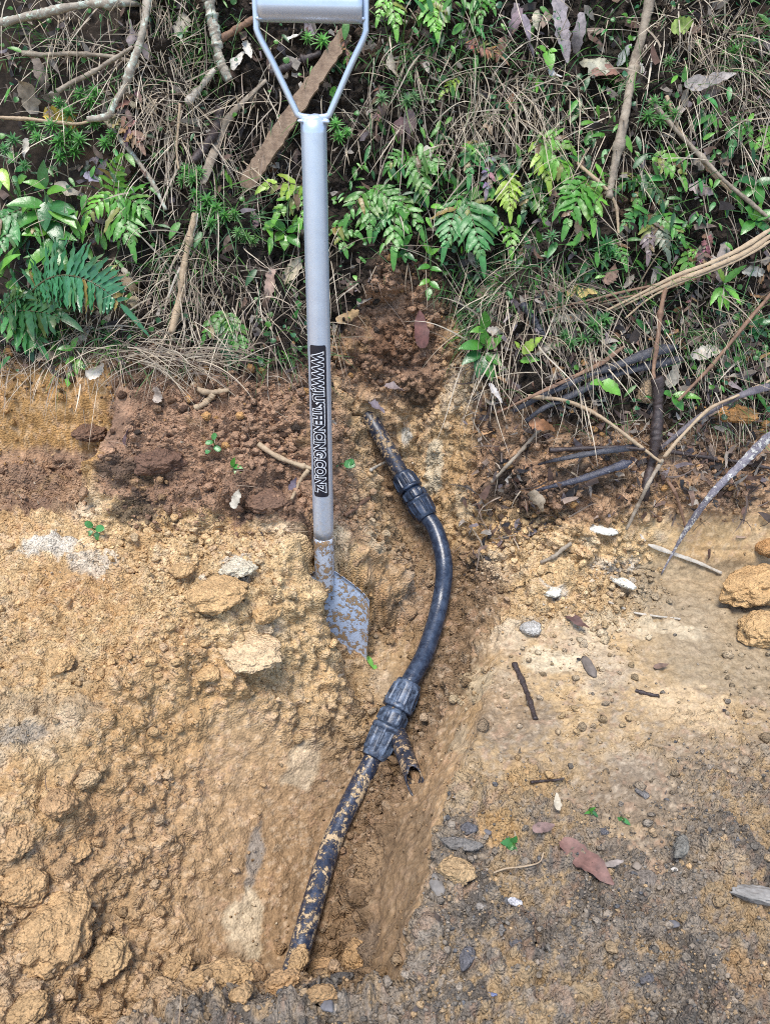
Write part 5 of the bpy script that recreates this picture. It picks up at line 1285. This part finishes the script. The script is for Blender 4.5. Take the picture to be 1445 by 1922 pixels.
# ------------------------------------------------------------------ grass, litter, roots, ground cover (nobody could count these)
def ribbons(name, P0, D0, G, Lh, Wd, cols, mat, K=7, bend=.9, nrm=None, wob=.25, taper=True):
    n = len(P0)
    P = P0.copy(); D = D0 / np.linalg.norm(D0, axis=1, keepdims=True)
    bv = RNG.uniform(.15, 1.5, (n, 1)) ** 1.3
    rows = []; wv = RNG.normal(size=(n, 3)) * wob
    for k in range(K + 1):
        sd = np.cross(D, nrm); sd /= np.linalg.norm(sd, axis=1, keepdims=True) + 1e-9
        s = k / K
        w = Wd * ((1 - s ** 2.5) if taper else 1) * .5 + .00008
        rows.append((P - sd * w[:, None], P + sd * w[:, None]))
        D = D + (G * (bend * bv) + wv * math.sin(3.1 * s * 2)) / K
        D /= np.linalg.norm(D, axis=1, keepdims=True)
        P = P + D * (Lh / K)[:, None]
    V = np.stack([np.stack(r, 1) for r in rows], 1).reshape(n, -1, 3)     # n, (K+1)*2, 3
    nv = V.shape[1]
    q = np.array([(2 * k, 2 * k + 1, 2 * k + 3, 2 * k + 2) for k in range(K)])
    F = (q[None] + (np.arange(n) * nv)[:, None, None]).reshape(-1, 4).astype(np.int32)
    V = V.reshape(-1, 3).astype(np.float32)
    me = bpy.data.meshes.new(name)
    me.vertices.add(len(V)); me.vertices.foreach_set('co', V.ravel())
    me.loops.add(F.size); me.loops.foreach_set('vertex_index', F.ravel())
    me.polygons.add(len(F)); me.polygons.foreach_set('loop_start', np.arange(0, F.size, 4, dtype=np.int32))
    me.polygons.foreach_set('use_smooth', np.ones(len(F), bool))
    a = me.color_attributes.new('Col', 'FLOAT_COLOR', 'POINT')
    cc_ = np.repeat(cols, nv, 0)
    a.data.foreach_set('color', np.concatenate([cc_, np.ones((len(V), 1))], 1).astype(np.float32).ravel())
    me.update(calc_edges=True); me.materials.append(mat)
    o = bpy.data.objects.new(name, me); COL.objects.link(o); return tag(o, kind='stuff')
bankw = m_bank * (Y < 2.25) * (np.abs(X) < 1.45)
def bank_pick(w, n):
    cs = np.cumsum(w); return np.searchsorted(cs, RNG.uniform(0, cs[-1], n))
def pxmask(lst, base=.12):
    """density raised in round clumps (centre seen at px,py, radius px)"""
    m_ = np.full(len(X), base)
    for px, py, rp, amt in lst:
        cx, cy, cz, t = march(px, py); k = rp * t / FOC
        m_ = np.maximum(m_, amt * np.exp(-(((X - cx) ** 2 + (Y - cy) ** 2 + (Z - cz) ** 2) / (k * k))))
    return m_
SMN = Nf.copy()
def grass(name, w, n, L0, L1, W0, W1, pal, out, gravity, rnd, bend=1.0, K=7, lateral=None, down=0):
    i = bank_pick(w, n)
    nr = np.tile(np.array(BO[:]), (n, 1)) * .6 + SMN[i] * .4
    D = nr * out + RNG.normal(size=(n, 3)) * rnd
    D = D + np.array([0, -.40, -.91]) * (down * np.where(RNG.random((n, 1)) < .72, 1, -.25))
    if lateral is not None: D = D + lateral
    G = np.tile(np.array([0, -.36, -.93]), (n, 1)) * gravity + RNG.normal(size=(n, 3)) * .25
    L = RNG.uniform(L0, L1, n) * RNG.uniform(.6, 1, n); W_ = RNG.uniform(W0, W1, n)
    pal = np.array(pal); c = pal[RNG.integers(0, len(pal), n)] * RNG.uniform(.7, 1.25, (n, 1))
    return ribbons(name, PP[i] - nr * .003, D, G, L, W_, c, M_GRASS, K, bend, nr)
DRY = [(.50, .41, .29), (.42, .34, .24), (.30, .24, .17), (.56, .48, .36), (.22, .17, .13)]
GRN = [(.055, .15, .030), (.040, .115, .030), (.085, .19, .035), (.05, .14, .05)]
dry_cl = [(300, 190, 60, 1.3), (330, 260, 50, 1.3), (400, 250, 55, 1.0), (470, 200, 40, .7), (500, 300, 45, .7), (320, 50, 70, .8), (130, 60, 60, .7), (250, 100, 50, .7), (350, 480, 55, 1.2), (380, 560, 60, 1.2), (340, 640, 50, .6), (480, 560, 70, .7), (230, 480, 40, .5), (980, 190, 70, 1.2), (1030, 220, 60, 1.1), (900, 180, 70, .9), (880, 250, 60, .7), (1340, 110, 80, .9), (1400, 180, 60, .9), (1300, 60, 60, .8), (1390, 270, 50, .6), (1010, 560, 80, .8), (930, 640, 60, 1.0), (1080, 640, 70, .8), (1200, 600, 60, .6), (1350, 620, 70, .7), (700, 220, 50, .6), (150, 640, 80, .7), (60, 700, 60, .7), (760, 130, 50, .5), (1190, 260, 60, .5), (640, 520, 40, .4)]
DM = bankw * pxmask(dry_cl, .05)
grass('dry_grass', DM, 3900, .07, .25, .0011, .0024, DRY, .42, .8, .30, .9, 8, down=.55)
grass('dry_straw', DM, 260, .10, .28, .0022, .0042, [(.58, .50, .38), (.50, .42, .31), (.40, .33, .25)],  .45, .7, .34, .6, 8, down=.6)
grass('dry_grass_thatch', bankw * pxmask(dry_cl, .10), 1300, .04, .14, .0010, .0020, DRY[1:] + [(.17, .13, .10)], .15, .4, .9, .5, 6)
grn_cl = [(380, 80, 60, 1.0), (370, 110, 40, 1.0), (330, 60, 40, .6), (430, 400, 50, .9), (400, 470, 50, .7), (740, 160, 40, .6), (770, 130, 60, .8), (900, 120, 60, .7), (930, 560, 60, 1.2), (890, 600, 50, 1.0), (1010, 540, 60, 1.0), (1080, 520, 60, .8), (1160, 160, 50, .8), (1380, 130, 60, .7), (1440, 60, 50, .9), (1300, 620, 60, .7), (1400, 620, 50, .9), (140, 560, 60, .5), (230, 660, 40, .7), (520, 660, 40, .6), (90, 130, 60, .5), (200, 150, 50, .5), (330, 490, 40, .7), (1090, 80, 50, .5), (840, 380, 40, .4), (700, 100, 30, .7), (1190, 520, 50, .5), (1260, 420, 50, .4)]
grass('green_grass', bankw * pxmask(grn_cl, .06), 3300, .05, .17, .0012, .0026, GRN, .9, .8, .5, 1.1, 7)
# a combed mass of dry grass lying along the lip
lw = bankw * pxmask([(330, 690, 40, 1), (300, 680, 30, 1), (370, 690, 35, 1), (420, 680, 20, .6)], 0)
i = bank_pick(lw, 90); n = len(i); nr = np.tile(np.array(BO[:]), (n, 1))
D = np.stack([RNG.normal(1.0, .25, n) * np.where(RNG.random(n) < .75, 1, -1), RNG.normal(-.25, .4, n), RNG.normal(.1, .35, n)], 1)
pal = np.array(DRY)[RNG.integers(0, 5, n)] * RNG.uniform(.8, 1.2, (n, 1))
ribbons('combed_dry_grass', PP[i] + nr * RNG.uniform(.01, .045, (n, 1)), D, np.tile(np.array([0, -.3, -.8]), (n, 1)), RNG.uniform(.08, .2, n), RNG.uniform(.0012, .0022, n), pal, M_GRASS, 8, .8, nr, .35)
# grass trailing over the lip of the cut
lipw = np.exp(-((Z - lip - .03) / .03) ** 2) * sstep(1.4, 1.5, Y) * (Y < 1.9) * (np.abs(X) < 1.3) * (.3 + sstep(0, .4, n1 + n2)) * (1 - .9 * (sstep(-.12, -.06, X) * (1 - sstep(.12, .2, X))))
grass('lip_grass', lipw, 900, .05, .14, .0009, .0018, DRY + GRN[:2], .5, 1.0, .6, 1.6, 7)
# fine roots
i = bank_pick(lipw * sstep(-2, 0, -X), 420); n = len(i); nr = SMN[i]
ribbons('fine_roots', PP[i], nr * .8 + RNG.normal(size=(n, 3)) * .7, np.tile(np.array([0, -.1, -1.]), (n, 1)), RNG.uniform(.03, .10, n), RNG.uniform(.0006, .0014, n), np.array([(.16, .10, .07), (.30, .22, .15), (.10, .06, .045)])[RNG.integers(0, 3, n)], M_GRASS, 8, 1.2, nr + .01, .8)
rw = (np.where(inview, 1, 0)) * (m_brown + .25 * spoil) * (1 - m_bank)
i = bank_pick(rw, 420); n = len(i); nr = SMN[i]
ribbons('root_hairs', PP[i] + nr * .004, RNG.normal(size=(n, 3)) + nr * .5, -nr, RNG.uniform(.015, .06, n), RNG.uniform(.0005, .0012, n), np.array([(.30, .22, .15), (.12, .08, .06), (.42, .34, .24)])[RNG.integers(0, 3, n)], M_GRASS, 7, 1.3, nr + .01, .9)
# leaf litter: small curled scraps
def scraps(name, w, n, s0, s1, asp, pal, lift, mat):
    i = bank_pick(w, n); nr = SMN[i] * .5 + np.array(BO[:]) * .5 + RNG.normal(size=(n, 3)) * .45
    D = RNG.normal(size=(n, 3)); D -= nr * (D * nr).sum(1, keepdims=True) / (nr * nr).sum(1, keepdims=True)
    L = s0 + (s1 - s0) * RNG.random(n) ** 2
    pal = np.array(pal); c = pal[RNG.integers(0, len(pal), n)] * RNG.uniform(.6, 1.3, (n, 1))
    o = ribbons(name, PP[i] + SMN[i] * RNG.uniform(.001, lift, (n, 1)), D, RNG.normal(size=(n, 3)), L, L * RNG.uniform(asp * .6, asp * 1.3, n), c, mat, 5, 1.0, nr, .9)
    return o
LIT = [(.10, .06, .045), (.16, .10, .07), (.055, .038, .03), (.24, .17, .125), (.30, .25, .20), (.20, .16, .16), (.14, .075, .05), (.04, .03, .028), (.36, .31, .25)]
scraps('leaf_litter', bankw * (.4 + sstep(-.3, .3, n1 + n2)), 3800, .012, .048, .40, [tuple(.8 * v for v in q) for q in LIT], .016, M_DEAD)
ledge = sstep(.18, .25, X) * sstep(1.45, 1.52, Y) * (1 - sstep(1.72, 1.8, Y)) * (np.abs(X) < 1.3)
scraps('ledge_litter', ledge * (.4 + sstep(-.2, .4, n2)), 1900, .010, .045, .35, LIT + [(.02, .018, .02), (.36, .2, .09)], .014, M_DEAD)
scraps('twig_litter', ledge + .25 * bankw, 1500, .03, .10, .035, [(.20, .15, .11), (.10, .07, .055), (.30, .24, .17), (.03, .025, .025)], .03, M_DEAD)
scraps('soil_flecks', np.where(inview, .25 * m_brown + .12 * spoil + .3 * m_gravel + .35 * m_stain, 0), 320, .005, .022, .3, [(.04, .03, .028), (.10, .07, .05), (.30, .24, .17)], .004, M_DEAD)
# round leaved ground cover and small green leaves between the plants
cov = [(925, 212, 34, 1.2), (940, 220, 26, 1), (1186, 50, 30, 1.1), (1184, 90, 24, 1), (1060, 195, 30, .8), (1400, 600, 50, .9), (1380, 660, 50, 1), (1330, 700, 50, .7), (900, 310, 30, .5), (1330, 300, 50, .6), (560, 640, 50, .4), (1010, 180, 40, .4), (1240, 330, 60, .6), (60, 330, 60, .4), (480, 640, 40, .5), (830, 480, 40, .5), (700, 400, 60, .3), (1250, 470, 60, .4)]
i = bank_pick(bankw * pxmask(cov, .06), 1300); n = len(i)
nr = np.tile(np.array(BO[:]) + np.array([0, 0, .6]), (n, 1)) + RNG.normal(size=(n, 3)) * .35
D = RNG.normal(size=(n, 3)); D -= nr * (D * nr).sum(1, keepdims=True) / (nr * nr).sum(1, keepdims=True)
L = RNG.uniform(.006, .016, n)
gc = np.array([(.05, .17, .035), (.08, .22, .035), (.04, .14, .06), (.03, .10, .03)])[RNG.integers(0, 4, n)] * RNG.uniform(.8, 1.2, (n, 1))
def discs(name, P0, D, nr, L, c, mat):
    nr = nr / np.linalg.norm(nr, axis=1, keepdims=True); D = D / np.linalg.norm(D, axis=1, keepdims=True); S_ = np.cross(nr, D)
    K = 9; vs = [P0[:, None] + D[:, None] * 0 + nr[:, None] * 0]
    for k in range(K):
        a = 2 * math.pi * k / K; q = .5 * (1 - .12 * math.cos(a * 2))
        vs.append((P0 + D * (L * q * math.cos(a) * 1.1)[:, None] + S_ * (L * q * math.sin(a) * .85)[:, None] + nr * (L * .12 * math.cos(2 * a))[:, None])[:, None])
    V = np.concatenate(vs, 1); n = len(P0)
    m_ = MB()
    for j in range(n): m_.add([tuple(v) for v in V[j]], [(0, 1 + k, 1 + (k + 1) % K) for k in range(K)], tuple(c[j]))
    return tag(m_.build(name, mat), kind='stuff')
discs('ground_cover', PP[i] + SMN[i] * RNG.uniform(.008, .035, (n, 1)), D, nr, L, gc, M_LEAF)
# broad small green leaves filling the shade between the ferns
i = bank_pick(bankw * pxmask([(1050, 350, 120, 1), (900, 350, 100, .8), (740, 370, 90, 1), (1250, 380, 100, .8), (1400, 350, 60, .8), (210, 400, 80, .7), (80, 430, 100, 1), (60, 590, 70, .8), (540, 430, 60, .6), (1300, 250, 80, .6), (850, 40, 80, .7), (1180, 480, 60, .6), (960, 480, 80, .5)], .04), 1000); n = len(i)
m_ = MB()
for j in i:
    q = Vector(PP[j]) + BO * random.uniform(.005, .04); L = random.uniform(.014, .045)
    kk = random.uniform(.6, 1.35); g = random.choice([GM, GB, GD, GL, GM])
    leaf(m_, q, bdir(random.uniform(-150, -30) if random.random() < .75 else random.uniform(0, 180), random.uniform(.1, .6)), (BO + Vector((random.uniform(-.4, .4), 0, .6))).normalized(), L, L * random.uniform(.22, .42), 'lance', tuple(c * kk for c in g), .2, .6, .03, 5)
tag(m_.build('undergrowth', M_LEAF), kind='stuff')
